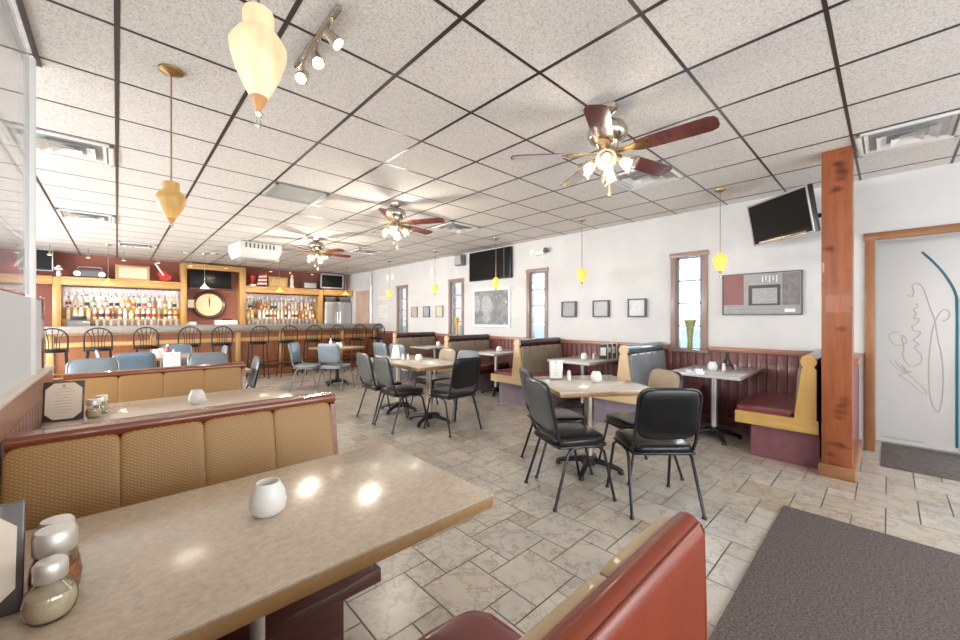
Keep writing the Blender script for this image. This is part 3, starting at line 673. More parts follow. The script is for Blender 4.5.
for bay, x0, x1, bn in ((0, -.86, 1.16, 'back bar bay beside the partition'), (1, 2.68, 4.62, 'back bar bay beside the refrigerator')):
    for tier, z, yo, n in ((0, 1.64, .36, 20), (1, 1.38, .205, 19)):
        for k in range(n):
            x = x0+.06+(x1-x0-.12)*k/(n-1)+rb.uniform(-.008,.008); c = rb.choice(['clear','amber','green','brown','gold','pale','clear','pale','clear','gold'])
            kd = rb.choice(kinds); tn = 'top step' if tier == 0 else 'lower step'
            bottle(kd, c, rb.randrange(4), (x, FY+yo, z+.0015), '%s %s bottle on the %s, %s' % (cn[c], {'tall':'round','squat':'squat','slim':'slim'}[kd], tn, bn), '%s %s bottles, %s, %s' % (cn[c], kd, tn, bn))
    # stemmed glasses hanging under the beam
    m = MB(); m.lathe([(.034,.0),(.034,-.004),(.006,-.008),(.005,-.085),(.02,-.10),(.037,-.13),(.036,-.165),(.030,-.19)], seg=14, cap=False)
    gl = m.build('wine_glass', thin_glass('wine_glass_glass', (.97,.97,.97), .14, .42) if bay == 0 else gmat); gmat = gl.data.materials[0]
    xs = [x0+.05+(x1-x0-.1)*k/15 for k in range(16)]
    for k, x in enumerate(xs):
        o = gl if k == 0 else gl.copy()
        if k: COL.objects.link(o)
        o.location = (x, FY+.08, 2.097); tag(o, 'stemmed glass hanging upside down in the rack, %s' % bn, 'wine glass', 'hanging glasses, '+bn)
    m = MB(); m.lathe([(.0,0),(.032,0),(.038,.21),(.035,.21),(.029,.01)], seg=14, cap=False)
    tg = m.build('tumbler', gmat)
    for k in range(4 if bay == 0 else 0, 17):
        o = tg if not tg.get('label') else tg.copy()
        if o is not tg: COL.objects.link(o)
        o.location = (x0+.05+(x1-x0-.1)*k/16, FY+.05+(k % 2)*.05, 1.1415); tag(o, 'clear tumbler in the front row below the bottles, %s' % bn, 'tumbler', 'tumblers, '+bn)
# things on top of the beams
t = thing('radio', 'grey portable radio lying on top of the oak beam', 'radio', (-.45, FY+.12, 2.3115))
m = MB(); m.box((0,0,.10), (.52,.16,.20), .05, seg=4); m.build('body', M['dkgrey'], t)
for sx in (-.2, .2): m = MB(); m.lathe([(.0,0),(.055,0),(.06,.01)], (0,0,0), 16, M=Matrix.Translation((sx,-.081,.09)) @ Matrix.Rotation(R(90),4,'X')); m.build('speaker', M['silver'], t)
m = MB(); m.tube([(-.2,0,.19),(-.18,0,.25),(.18,0,.25),(.2,0,.19)], .01, 8); m.build('handle', M['silver'], t)
t = thing('framed_print', 'gold framed pale print leaning on the oak beam by the grey radio', 'picture', (.28, FY+.16, 2.3115))
def frame_parts(t, w, h, fw, fm, pm, dp=.02, lean=0):
    Mx = Matrix.Rotation(-lean, 4, 'X')
    m = MB(); m.b2(-w/2, w/2, 0, dp*.6, fw*.5, h-fw*.5, M=Mx); m.build('print', pm, t)
    m = MB()
    m.b2(-w/2, -w/2+fw, -dp*.5, dp*.7, 0, h, .003, M=Mx); m.b2(w/2-fw, w/2, -dp*.5, dp*.7, 0, h, .003, M=Mx); m.b2(-w/2+fw, w/2-fw, -dp*.5, dp*.7, 0, fw, .003, M=Mx); m.b2(-w/2+fw, w/2-fw, -dp*.5, dp*.7, h-fw, h, .003, M=Mx)
    m.build('frame', fm, t)
frame_parts(t, .62, .36, .05, M['oak_h'], mat_photo('pale_print', [(.75,.70,.52), (.62,.58,.42), (.82,.78,.62)], 6))
t = thing('toy_guitar', 'red guitar leaning on the wall above the wine glasses', 'guitar', (.93, FY+.18, 2.345), 0)
m = MB(); Mg = Matrix.Rotation(R(-14), 4, 'X') @ Matrix.Rotation(R(-28), 4, 'Y')
m.prism([(-.10,-.02,.0),(.10,-.02,.0),(.14,-.02,.08),(.08,-.02,.15),(.11,-.02,.22),(.05,-.02,.27),(-.05,-.02,.27),(-.11,-.02,.22),(-.08,-.02,.15),(-.14,-.02,.08)], (0,.05,0), M=Mg); m.build('body', M['redbox'], t)
m = MB(); m.b2(-.018,.018,-.04,-.01,.15,.50, M=Mg); m.build('neck', M['whitepaper'], t)
t = thing('trophy', 'small red and white trophy on the oak beam beyond the clock', 'trophy', (2.84, FY+.12, 2.3115))
m = MB(); m.box((0,0,.03), (.16,.10,.06), .006); m.build('base', M['whitepaper'], t)
m = MB(); m.lathe([(.02,.06),(.015,.14),(.06,.20),(.075,.30),(.07,.30)], seg=14, cap=False); m.build('cup', M['redbox'], t)
t = thing('pennant', 'striped red and white flag standing between the trophy and the golden box', 'flag', (3.21, FY+.14, 2.3115))
m = MB(); m.lathe([(.05,0),(.05,.02),(.008,.03),(.008,.42)], seg=10); m.build('staff', M['oak'], t)
m = MB()
for k in range(6): m.prism([(.0+k*.001, -.006, .40-k*.055), (-.20-.01*k, -.006, .36-k*.05), (-.20-.01*k, -.006, .31-k*.05), (0, -.006, .345-k*.055)], (0,.012,0), mat=k % 2)
m.build('cloth', [M['redbox'], M['whitepaper']], t)
t = thing('display_box', 'golden lit box with bottles printed on it on the oak beam', 'box', (3.52, FY+.16, 2.3115)); frame_parts(t, .52, .32, .045, M['oak_h'], mat_photo('golden_print', [(.75,.58,.28), (.60,.40,.16), (.85,.72,.45)], 7), .10)
t = thing('figurine', 'pale standing figurine between the golden box and the grey case', 'figurine', (3.90, FY+.12, 2.3115)); m = MB(); m.lathe([(.06,0),(.065,.03),(.04,.12),(.055,.22),(.05,.28),(.02,.32)], seg=14); m.build('body', M['paper'], t); m = MB(); m.lathe([(.0,.30),(.03,.32),(.04,.36),(.03,.40),(.0,.42)], seg=14); m.build('head', M['paper'], t)
t = thing('amplifier', 'dark grey metal case at the end of the oak beam by the silver framed television', 'case', (4.42, FY+.14, 2.3115)); m = MB(); m.box((0,0,.11), (.40,.22,.20), .008); m.build('case', M['dkgrey'], t); m = MB(); m.box((0,-.112,.11), (.36,.008,.15), .002); m.build('front_grille', M['greygrille'], t)
t = thing('vase', 'small white flower vase on the oak beam beside the speaker', 'vase', (-.93, FY+.06, 2.3115)); m = MB(); m.lathe([(.03,0),(.045,.05),(.03,.10),(.035,.12)], seg=14); m.build('body', M['porcelain'], t)
m = MB()
for k in range(9):
    a = k*.7; m.pad((.05*math.cos(a)*(.4+.6*(k % 3)/2), .05*math.sin(a), .16+.02*(k % 4)), (.06,.06,.05), 2.2, res=4)
m.build('flower', M['whitepaper'], t)
# clock bay
t = thing('wall_clock', 'large round cream clock with dark rim hanging in the centre bay', 'clock', (1.83, FY+.30, 1.76))
Mx = Matrix.Rotation(R(90), 4, 'X')
m = MB(); m.lathe([(.30,0),(.385,0),(.385,.05),(.36,.075),(.325,.06),(.30,.03)], seg=48, M=Mx, cap=False); m.build('rim', M['clockrim'], t, angle=60)
m = MB(); m.lathe([(.0,.028),(.335,.028),(.335,.0)], seg=48, M=Mx); m.build('dial', M['clockface'], t)
m = MB()
for k in range(12):
    a = k*math.pi/6; c, s_ = math.cos(a), math.sin(a)
    m.tube([(.26*c, -.03, .26*s_), (.30*c, -.03, .30*s_)], .006, 6)
m.build('hour_mark', M['ink'], t)
m = MB(); m.tube([(0,-.034,-.06),(-.006,-.034,.22)], .009, 6); m.build('minute_hand', M['black'], t); m = MB(); m.tube([(0,-.037,0),(.008,-.037,.14)], .011, 6); m.build('hour_hand', M['black'], t)
t = thing('bar_screen', 'wide black screen hanging under the top beam above the round clock', 'screen', (1.84, FY+.06, 2.175)); m = MB(); m.b2(-.46,.46,-.03,.05,.03,.49,.01); m.build('screen', M['screen'], t); m = MB(); m.b2(-.48,.48,-.035,.06,-.02,.03,.006); m.build('lower_ledge', M['mahog'], t); m = MB(); m.b2(-.1,.1,.05,.36,.2,.3); m.build('bracket', M['black'], t)
t = thing('notice', 'small framed notice beside the round clock, near the partition-side post', 'notice', (1.42, FY+.22, 1.66)); frame_parts(t, .16, .24, .02, M['oak'], M['whitepaper'])
m = MB(); m.b2(-.10,.10,-.08,.08,0,.16,.006); tag(m.build('cash_box', M['whitepaper'], loc=(1.42, FY+.14, 1.1415)), 'small white box on the work top under the framed notice', 'box')
t = thing('coffee_machine', 'low white appliance with dark top standing under the clock', 'appliance', (2.20, FY+.18, 1.1415)); m = MB(); m.b2(-.26,.26,-.14,.16,0,.20,.02); m.build('body', M['white'], t); m = MB(); m.b2(-.10,.12,-.10,.10,.20,.24,.006); m.build('lid', M['black'], t)
t = thing('cash_register', 'dark cash register on the work top in front of the partition-side bottles', 'cash register', (-.62, FY-.02, 1.1415)); m = MB(); m.prism([(-.18,-.06,0),(-.18,.12,0),(-.18,.12,.22),(-.18,.03,.22),(-.18,-.05,.12)], (.36,0,0)); m.build('body', M['greymetal'], t); m = MB(); m.b2(-.12,.12,.03,.045,.22,.30,.004); m.build('display', M['black'], t)
# refrigerator and TV
t = thing('refrigerator', 'stainless two door refrigerator in the corner of the back bar', 'refrigerator', (5.33, FY+.05, 0)); m = MB(); m.b2(-.46,.44,.05,.40,0,1.93,.01); m.build('body', M['greymetal'], t)
for x0, x1, hx in ((-.455,-.01,-.05),(.0,.435,.04)):
    m = MB(); m.b2(x0,x1,0,.05,.12,1.92,.01); o = m.build('door', M['steel'], t); m = MB(); m.tube([(hx,0,.9),(hx,-.045,.93),(hx,-.045,1.6),(hx,0,1.63)], .012, 8); h_ = m.build('handle', M['chrome']); h_.parent = o
for k, (x, n) in enumerate(((5.08,'dark carton on the refrigerator, the one nearer the oak post'), (5.55,'dark carton on the refrigerator, the one nearer the window wall'))):
    t = thing('carton', n, 'carton', (x, FY+.18, 1.93)); m = MB(); m.b2(-.16,.16,-.08,.10,0,.12,.004); m.build('box', M['dkgrey'], t); m = MB(); m.b2(-.17,.17,-.09,.11,.12,.15,.004); m.build('lid', M['greygrille'], t)
def tv(name, label, loc, rz, w, h, rim, tilt=0, stand=.25, bz=.018):
    t = thing(name, label, 'television', loc, rz); Mx = Matrix.Rotation(tilt, 4, 'X')
    m = MB(); m.b2(-w/2, w/2, -.025, .045, -h/2, h/2, .012, M=Mx); m.build('casing', M['black'], t)
    m = MB()
    for a in ((-w/2,-w/2+bz,-h/2,h/2),(w/2-bz,w/2,-h/2,h/2),(-w/2,w/2,-h/2,-h/2+bz),(-w/2,w/2,h/2-bz,h/2)): m.b2(a[0],a[1],-.031,-.02,a[2],a[3],.003,M=Mx)
    m.build('bezel', rim, t)
    m = MB(); m.b2(-w/2+.03, w/2-.03, -.030, -.02, -h/2+.055, h/2-.03, M=Mx); m.build('screen', M['screen'], t)
    m = MB(); m.b2(-.09,.09,.04,.07,-.09,.09,.004, M=Mx); m.tube([(0,.06,0),(0,stand*.55,-.02),(0,stand,0)], .022, 8); m.b2(-.07,.07,stand-.015,stand,-.1,.1); m.build('wall_arm', M['black'], t)
    return t
tv('television', 'television with silver frame mounted above the refrigerator', (5.12, 12.50, 2.60), 0, .76, .48, M['silver'], .08, .38, .045)
tv('television', 'small television half hidden by the partition post over the back bar', (-1.26, 12.50, 2.65), 0, .50, .46, M['silver'], .05, .38)
t3 = tv('television', 'silver rimmed television tilted down from an arm beside the timber post', (5.279, .813, 2.496), R(140.6+90), .78, .48, M['silver'], R(10.6), .30)
m = MB(); m.b2(-.30,.30,-.029,-.024,-.222,-.205, M=Matrix.Rotation(R(10.6),4,'X')); m.build('speaker_strip', M['nickel'], t3)
m = MB(); m.tube([(0,.30,0), (.28,.38,.0)], .025, 8); m.build('arm_extension', M['black'], t3)
# ------------------------------------------------------------------ wall decoration on the window wall
def wallpic(name, label, y0, y1, z0, z1, fm, pm, cat='picture', fw=.02, dp=.03):
    t = thing(name, label, cat, (WX-.004, (y0+y1)/2, z0), R(-90))      # local -y faces the room
    w, h = y1-y0, z1-z0
    m = MB(); m.b2(-w/2+fw*.6, w/2-fw*.6, -dp*.7, -.002, fw*.6, h-fw*.6); m.build('print', pm, t)
    m = MB()
    for a in ((-w/2,-w/2+fw,0,h),(w/2-fw,w/2,0,h),(-w/2+fw,w/2-fw,0,fw),(-w/2+fw,w/2-fw,h-fw,h)): m.b2(a[0],a[1],-dp,-.001,a[2],a[3],.002)
    m.build('frame', fm, t); return t
gp = [mat_photo('grey_slate_%d' % k, [mul((.30,.31,.32), f), mul((.36,.37,.38), f), mul((.26,.27,.28), f)], 9) for k, f in enumerate((.85, 1.15, 1.7))]
wallpic('square_plaque', 'square grey plaque, nearest the window by the booth roll, darkest of the row of three', 3.70, 3.99, 1.415, 1.69, M['dkgrey'], gp[0], 'plaque', .02, .05)
wallpic('square_plaque', 'square grey plaque, middle of the row of three over the menu table', 3.087, 3.374, 1.415, 1.69, M['dkgrey'], gp[1], 'plaque', .02, .05)
wallpic('square_plaque', 'square pale grey plaque, lightest of the row of three, next to the vase window', 2.49, 2.77, 1.415, 1.695, M['dkgrey'], gp[2], 'plaque', .02, .05)
# bar photograph with its own flat patches
t = wallpic('bar_photograph', 'wide grey photograph of a bar interior hanging by the timber post', .68, 1.492, 1.437, 1.96, M['dkgrey'], mat_photo('grey_photo', [(.22,.215,.21), (.34,.33,.33), (.27,.26,.26)], 5), 'picture', .012, .03)
m = MB()
m.b2(-.39,-.17,-.0235,-.021,.13,.505, mat=0); m.b2(-.12,.20,-.0235,-.021,.12,.37, mat=1); m.b2(-.08,.17,-.0245,-.021,.14,.33, mat=2)
m.b2(.22,.38,-.0235,-.021,.12,.50, mat=3); m.b2(-.39,.39,-.0235,-.021,.04,.06, mat=2); m.b2(-.39,.39,-.0235,-.021,.085,.095, mat=2); m.b2(.24,.34,-.0245,-.021,.035,.075, mat=4)
for k in range(5): m.b2(.02+k*.035,.03+k*.035,-.0245,-.021,.40+.02*(k % 2),.48, mat=4)
m.build('photo_detail', [plain('photo_maroon', (.26,.10,.10), .5), plain('photo_dark', (.06,.06,.06), .5), mat_photo('photo_mirror', [(.42,.43,.43), (.30,.31,.31), (.52,.53,.53)], 30), plain('photo_grey', (.20,.18,.18), .5, 0, .2, 20), plain('photo_white', (.75,.76,.76), .5)], t)
t = wallpic('large_photograph', 'large grey black and white photograph under the black screen', 5.237, 6.347, 1.21, 2.03, M['whitepaper'], mat_photo('bw_photo', [(.10,.10,.105), (.30,.31,.32), (.18,.18,.19), (.42,.43,.44)], 4), 'picture', .05, .03)
def blob(cx_, cz_, rx, rz_, mat, dy, n=24):
    m.prism([(cx_+rx*math.cos(2*math.pi*i/n)*(1+.08*math.sin(5*i)), -.0215-dy, cz_+rz_*math.sin(2*math.pi*i/n)*(1+.06*math.cos(7*i))) for i in range(n)], (0,-.002,0), mat)
pm = [mat_photo('photo_pale', [(.75,.76,.77), (.35,.36,.37), (.62,.63,.64)], 14), mat_photo('photo_mid', [(.55,.56,.57), (.30,.31,.32), (.66,.67,.68)], 18)]
for bl in ((-.12,.46,.17,.22,0), (-.42,.50,.10,.20,1), (-.12,.20,.13,.12,1), (.44,.52,.03,.04,0)):
    m = MB(); blob(*bl, .0012*(bl[4]+1)+.0006*(bl[0] < -.3)); m.build('photo_patch', pm, t)
wallpic('framed_print', 'small framed cream print, of three the nearest to the amber vase window', 7.45, 7.73, 1.42, 1.70, M['casing'], mat_photo('print_cream', [(.55,.52,.42), (.70,.67,.58)], 8))
wallpic('framed_print', 'small framed blue grey print, the middle one of the three framed prints', 8.0, 8.28, 1.42, 1.70, M['dkgrey'], mat_photo('print_blue', [(.25,.30,.38), (.45,.50,.56)], 8))
wallpic('framed_print', 'small framed brown print, of three the nearest to the bar', 8.55, 8.83, 1.42, 1.70, M['casing'], mat_photo('print_brown', [(.40,.33,.27), (.58,.52,.46)], 8))
wallpic('notice', 'white framed notice low on the wall beside the bar end', 10.05, 10.60, 1.42, 1.78, M['whitepaper'], plain('notice_white', (.72,.70,.66), .8, 0, .1, 8), 'notice', .03, .02)
wallpic('notice', 'small white strip notice above the white framed notice by the bar', 10.0, 10.65, 1.95, 2.05, M['whitepaper'], M['paper'], 'notice', .01, .02)
# large black screen, speaker, emergency lamp
t = thing('projection_screen', 'large black screen high on the window wall', 'screen', (WX-.01, 5.80, 2.21), R(-90)); m = MB(); m.b2(-.62,.62,-.07,-.005,0,.63,.006); m.build('casing', M['black'], t); m = MB(); m.b2(-.60,.60,-.074,-.068,.02,.61); m.build('screen', M['screen'], t); m = MB(); m.b2(.44,.455,-.078,-.072,.02,.61); m.build('seam', M['dkgrey'], t)
t = thing('wall_speaker', 'small grey loudspeaker mounted next to the large black screen', 'speaker', (WX-.005, 6.74, 2.60), R(-90)); m = MB(); m.b2(-.12,.12,-.14,-.0,0,.24,.012); m.build('cabinet', M['greymetal'], t); m = MB(); m.b2(-.105,.105,-.15,-.138,.015,.225,.004); m.build('grille', M['greygrille'], t)
t = thing('emergency_light', 'white emergency lamp with two heads on the wall above a window', 'lamp', (WX-.003, 4.47, 2.58), R(-90)); m = MB(); m.b2(-.12,.10,-.06,0,0,.10,.012); m.build('housing', M['white'], t)
for x, mt in ((-.16,'shade'),(.15,'dkgrey')): m = MB(); m.lathe([(.0,0),(.03,.0),(.05,.05),(.05,.06),(.0,.055)], seg=16, M=Matrix.Translation((x,-.02,.06)) @ Matrix.Rotation(R(80),4,'X')); m.build('lamp_head', M[mt], t)
for y, n in ((10.0, 'small white wall lamp high above the white notice, nearer the bar'), (9.75, 'small white wall lamp high above the bar-side window casing'), (7.85, 'small white wall lamp high above the three framed prints')):
    t = thing('wall_lamp', n, 'lamp', (WX-.003, y, 2.50), R(-90)); m = MB(); m.lathe([(.035,0),(.04,.04),(.04,.14),(.03,.16)], (0,-.05,0), 14); m.build('lamp_shade', M['shade'], t); m = MB(); m.b2(-.03,.03,-.03,0,.03,.12,.004); m.build('wall_plate', M['white'], t)
# vases in two windows
def flare_vase(label, loc, mt, h):
    t = thing('vase', label, 'vase', loc)
    m = MB(); m.lathe([(.0,0),(.034,0),(.036,.02),(.034,h*.35),(.052,h*.75),(.085,h),(.080,h-.004),(.046,h*.75),(.028,h*.35)], seg=8, cap=False); m.build('body', M[mt], t)
flare_vase('tall flared green vase standing on the window sill by the sky-tinted bench', (WX+.02, 1.90, .965), 'greenglass', .41)
flare_vase('amber vase on the sill of the window beside the large grey photograph', (WX+.02, 6.96, 1.005), 'amberglass', .40)
# ------------------------------------------------------------------ table things
def votive(label, x, y, z, r=.046):
    t = thing('candle_holder', label, 'candle holder', (x, y, z)); s_ = r/.046
    m = MB(); m.lathe([(.0,0),(.030*s_,0),(.044*s_,.012*s_),(.048*s_,.034*s_),(.043*s_,.062*s_),(.030*s_,.090*s_),(.027*s_,.090*s_),(.036*s_,.060*s_),(.038*s_,.035*s_),(.0,.030*s_)], seg=24, cap=False); m.build('body', M['porcelain'], t)
    m = MB(); m.lathe([(.0,.028*s_),(.02*s_,.028*s_),(.02*s_,.055*s_),(.0,.055*s_)], seg=14); m.build('candle', M['paper'], t); return t
def shaker(label, x, y, z, fill, r=.034, h=.13, name='cheese_shaker', lr=.031):
    t = thing(name, label, 'shaker', (x, y, z)); k = r/.034
    m = MB(); m.lathe([(.0,.0),(.028*k,0),(.036*k,.010),(.039*k,h*.28),(.036*k,h*.48),(lr-.003,h*.64),(lr-.004,h*.70)], seg=22, cap=False); m.build('jar', M['jar'], t)
    m = MB(); m.lathe([(.0,.004),(.028*k,.004),(.033*k,.012),(.0365*k,h*.28),(.034*k,h*.44),(.0,h*.46)], seg=18); m.build('contents', M[fill], t)
    m = MB(); m.lathe([(lr,h*.66),(lr+.002,h*.68),(lr+.002,h*.93),(lr-.003,h*.985),(.0,h)], seg=22); m.build('lid', M['lid'], t); return t
def smallshaker(label, x, y, z, lidm='lid', fill='whitepaper'):
    t = thing('salt_shaker', label, 'shaker', (x, y, z))
    m = MB(); m.lathe([(.0,0),(.018,0),(.021,.01),(.019,.05),(.015,.062)], seg=14); m.build('jar', M[fill], t)
    m = MB(); m.lathe([(.016,.06),(.017,.075),(.010,.088),(.0,.09)], seg=14); m.build('lid', M[lidm], t); return t
def menu(label, x, y, z, rz, w=.21, h=.29, lean=.12, octo=True, fm='frame'):
    t = thing('menu_card', label, 'menu', (x, y, z), rz); Mx = Matrix.Rotation(-lean, 4, 'X')
    m = MB(); m.b2(-w/2, w/2, -.006, .006, 0, h, .003, M=Mx); m.prism([(-w*.3,.008,.0),(-w*.3,.09+lean*h*.5,.0),(-w*.3,.006+math.tan(lean)*h*.7,h*.7)], (w*.6,0,0)); m.build('backing', M[fm], t)
    m = MB(); c = w*.20; a, b = w/2-.010, h-.010
    pts = [(-a+c,.010),(a-c,.010),(a,.010+c),(a,b-c),(a-c,b),(-a+c,b),(-a,b-c),(-a,.010+c)] if octo else [(-a,.014),(a,.014),(a,b),(-a,b)]
    m.prism([(p,-.0085,q) for p, q in pts], (0,.002,0), M=Mx); m.build('card', M['paper' if octo else 'whitepaper'], t)
    m = MB(); rr = random.Random(int(x*100)+5)
    for k in range(9):
        zz = h*.80-k*h*.075; l = rr.uniform(.3,.7)*a; m.b2(-l, l, -.0092, -.0084, zz, zz+.0028, M=Mx)
    m.box((0,-.009,h*.88), (.014,.001,.018), M=Mx); m.build('print_line', M['ink'], t); return t
ZT = .783
votive('white pear shaped votive on the big speckled booth table', .348, 1.346, ZT, .051)
shaker('grated cheese shaker with steel lid, frontmost of three beside the big menu frame', -.10, 1.19, ZT, 'salt', .036, .118, lr=.024)
shaker('red pepper flake shaker between the two cheese shakers on the big table', -.10, 1.275, ZT, 'pepper', .037, .15, 'pepper_shaker', .034)
shaker('steel lidded shaker, last of the three behind the pepper flakes', -.105, 1.36, ZT, 'salt', .033, .14, lr=.029)
menu('dark framed menu leaning by the shakers on the big speckled table', -.245, 1.262, ZT, R(-4), .20, .225)
votive('white votive on the pale table between the two tan benches', .42, 3.42, ZT, .050)
menu('dark framed octagonal menu on the pale table between the tan benches', -.235, 3.40, ZT, R(-8), .175, .235, .15)
shaker('steel lidded shaker in front of its twin on the pale table', -.105, 3.39, ZT, 'salt', .034, .115); shaker('steel lidded shaker behind its twin on the pale table', -.075, 3.52, ZT, 'salt', .034, .115)
# square table
ZA = .802
menu('white rounded menu card standing on the square table', 3.11, 2.22, ZA, R(-45), .13, .19, .05, False, 'silver')
smallshaker('steel topped salt shaker next to the white menu card on the square table', 3.15, 2.10, ZA); smallshaker('dark pepper shaker beside the salt shaker on the square table', 3.20, 2.13, ZA, 'lid', 'dkgrey')
votive('white votive at the middle of the square table', 3.27, 1.88, ZA, .05)
# long table
t = thing('napkin_holder', 'tall white tented napkin card on the long table', 'napkin holder', (3.00, 5.00, ZT+.01), R(-30)); m = MB(); m.prism([(-.07,-.06,0),(.07,-.06,0),(.04,0,.21),(-.04,0,.21)], (0,.0,.0)) if False else m.raw([(-.07,-.06,0),(.07,-.06,0),(.07,.06,0),(-.07,.06,0),(-.035,-.012,.21),(.035,-.012,.21),(.035,.012,.21),(-.035,.012,.21)], [(3,2,1,0),(4,5,6,7),(0,1,5,4),(1,2,6,5),(2,3,7,6),(3,0,4,7)]); m.build('card', M['whitepaper'], t); m = MB(); m.b2(-.08,.08,-.07,.07,-.001,.008,.003); m.build('foot', M['steel'], t)
smallshaker('steel topped salt shaker on the long table beside the napkin card', 3.00, 4.80, ZT+.008); smallshaker('white pepper shaker on the long table near the votive', 3.06, 4.76, ZT+.008, 'white')
votive('white votive on the long table', 3.10, 4.55, ZT+.008, .05)
# wall tables
votive('white votive on the grey table by the yellow oak bench', 5.10, 1.42, ZT+.003, .05)
t = thing('menu_easel', 'black folding easel on the grey table by the yellow oak bench', 'easel', (5.22, 1.30, ZT+.003), R(-60)); m = MB(); m.tube([(-.07,.0,.01),(.015,0,.20)], .011, 6); m.tube([(.07,0,.01),(-.015,0,.20)], .011, 6); m.tube([(0,.08,.01),(0,.0,.18)], .009, 6); m.build('stand', M['black'], t); m = MB(); m.b2(-.06,.06,-.015,.03,.055,.07,.003); m.build('ledge', M['black'], t)
smallshaker('salt shaker between the votive and the black easel', 5.12, 1.31, ZT+.003); smallshaker('red topped sauce shaker past the black easel near the wall', 5.36, 1.26, ZT+.003, 'redbox')
votive('white votive on the grey table with the row of menus', 5.02, 3.08, ZT+.003, .05)
for k in range(6):
    mt = ('frame','white')[k % 2]
    t = thing('standing_menu', '%s menu in the row leaning on the wall, %s from the sky-tinted bench' % (('black','white')[k % 2], ORD[5-k]), 'menu', (5.30+.07*k, 2.93+.02*(k % 2), ZT+.003), R(-62), 'menus on the second wall table')
    m = MB(); m.b2(-.055,.055,-.004,.004,0,.22,.002, M=Matrix.Rotation(R(-8),4,'X')); m.build('cover', M[mt], t); m = MB(); m.b2(-.04,.04,-.007,-.003,.05+.02*(k % 3),.17,M=Matrix.Rotation(R(-8),4,'X')); m.build('sheet', M['whitepaper' if k % 2 == 0 else 'dkgrey'], t)
smallshaker('salt shaker in front of the row of menus', 5.14, 3.00, ZT+.003)
votive('white votive on the grey table under the large black screen', 5.08, 4.88, ZT+.003, .05); votive('white votive on the grey table under the three framed prints', 5.15, 6.80, ZT+.003, .05)
# bar-side tables
t = thing('sugar_caddy', 'white caddy of sugar packets on the small table near the bar', 'caddy', (3.36, 7.84, ZT+.008)); m = MB(); m.b2(-.06,.06,-.04,.04,0,.06,.006); m.build('tray', M['porcelain'], t); m = MB()
for k in range(6): m.b2(-.05+k*.018,-.036+k*.018,-.03,.03,.02,.10)
m.build('packet', M['whitepaper'], t)
t = thing('ketchup_bottle', 'white squeeze bottle on the small table near the bar', 'bottle', (3.22, 7.92, ZT+.008)); m = MB(); m.lathe([(.0,0),(.028,0),(.03,.12),(.015,.15)], seg=14); m.build('body', M['white'], t); m = MB(); m.lathe([(.014,.15),(.006,.19),(.0,.19)], seg=12); m.build('cap', M['white'], t)
menu('white menu card showing above the second tan bench', .48, 5.88, ZT+.008, 0, .16, .20, .05, False, 'white')
votive('white votive on the square table before the bar, partition side', .46, 8.02, ZT+.008, .055)
votive('white votive on the square table before the bar, behind the other votive', .53, 8.22, ZT+.008, .055)
t = thing('ketchup_bottle', 'red sauce bottle with white cap on the square table before the bar', 'bottle', (.60, 8.06, ZT+.008)); m = MB(); m.lathe([(.0,0),(.028,0),(.03,.10),(.014,.15)], seg=14); m.build('body', M['redbox'], t); m = MB(); m.lathe([(.016,.15),(.014,.18),(.0,.185)], seg=12); m.build('cap', M['white'], t)
smallshaker('salt shaker on the square table before the bar', .68, 8.12, ZT+.008)
# ------------------------------------------------------------------ ceiling fittings
def diffuser(label, x, y, kind='louver'):
    t = thing('ceiling_vent', label, 'vent', (x, y, HC)); s_ = .29
    gm = M['whitegrille'] if kind == 'louver' else M['greygrille']
    m = MB()
    for a in ((-s_,s_,-s_,-s_+.035),(-s_,s_,s_-.035,s_),(-s_,-s_+.035,-s_,s_),(s_-.035,s_,-s_,s_)): m.b2(*a, -.022, .0, .004)
    m.build('frame', gm, t)
    m = MB(); m.b2(-s_,s_,-s_,s_,-.006,-.002); m.build('throat', M['greygrille'] if kind == 'louver' else gm, t)
    if kind == 'louver':
        for k, (w, z) in enumerate(((.24,-.014),(.17,-.030),(.09,-.044))):
            m = MB()
            for q in range(4):
                Mr = Matrix.Rotation(q*math.pi/2, 4, 'Z')
                m.raw([(-w,-w,z),(w,-w,z),(w-.055,-w+.055,z+.028),(-w+.055,-w+.055,z+.028)], [(0,1,2,3)], 0, False, Mr)
                m.raw([(-w,-w,z-.004),(w,-w,z-.004),(w-.055,-w+.055,z+.024),(-w+.055,-w+.055,z+.024)], [(3,2,1,0)], 0, False, Mr)
            if k == 2: m.b2(-.04,.04,-.04,.04,-.02,-.014)
            m.build('louver', gm, t)
    return t
for x, y, l, kd in ((4.62, -.104, 'white louvered ceiling vent behind the top of the timber post', 'louver'), (-.3085, 4.84, 'white louvered ceiling vent next to the partition post', 'louver'), (-.3085, 7.93, 'white louvered ceiling vent over the partition end, second towards the bar', 'louver'), (.3085, 10.40, 'white louvered ceiling vent just before the back bar bottles', 'louver'),
                    (1.5425, 4.84, 'flat grey return grille in the middle of the ceiling', 'flat'), (4.008, 1.75, 'white louvered ceiling vent behind the blades of the largest looking fan', 'louver'), (4.008, 4.84, 'white louvered ceiling vent beside the middle fan', 'louver'), (4.008, 7.93, 'white louvered ceiling vent beside the fan by the bar', 'louver')):
    diffuser(l, x, y, kd)
t = thing('air_cleaner', 'white boxy air cleaner hanging under the ceiling before the bar', 'air cleaner', (2.02, 8.75, HC), R(4))
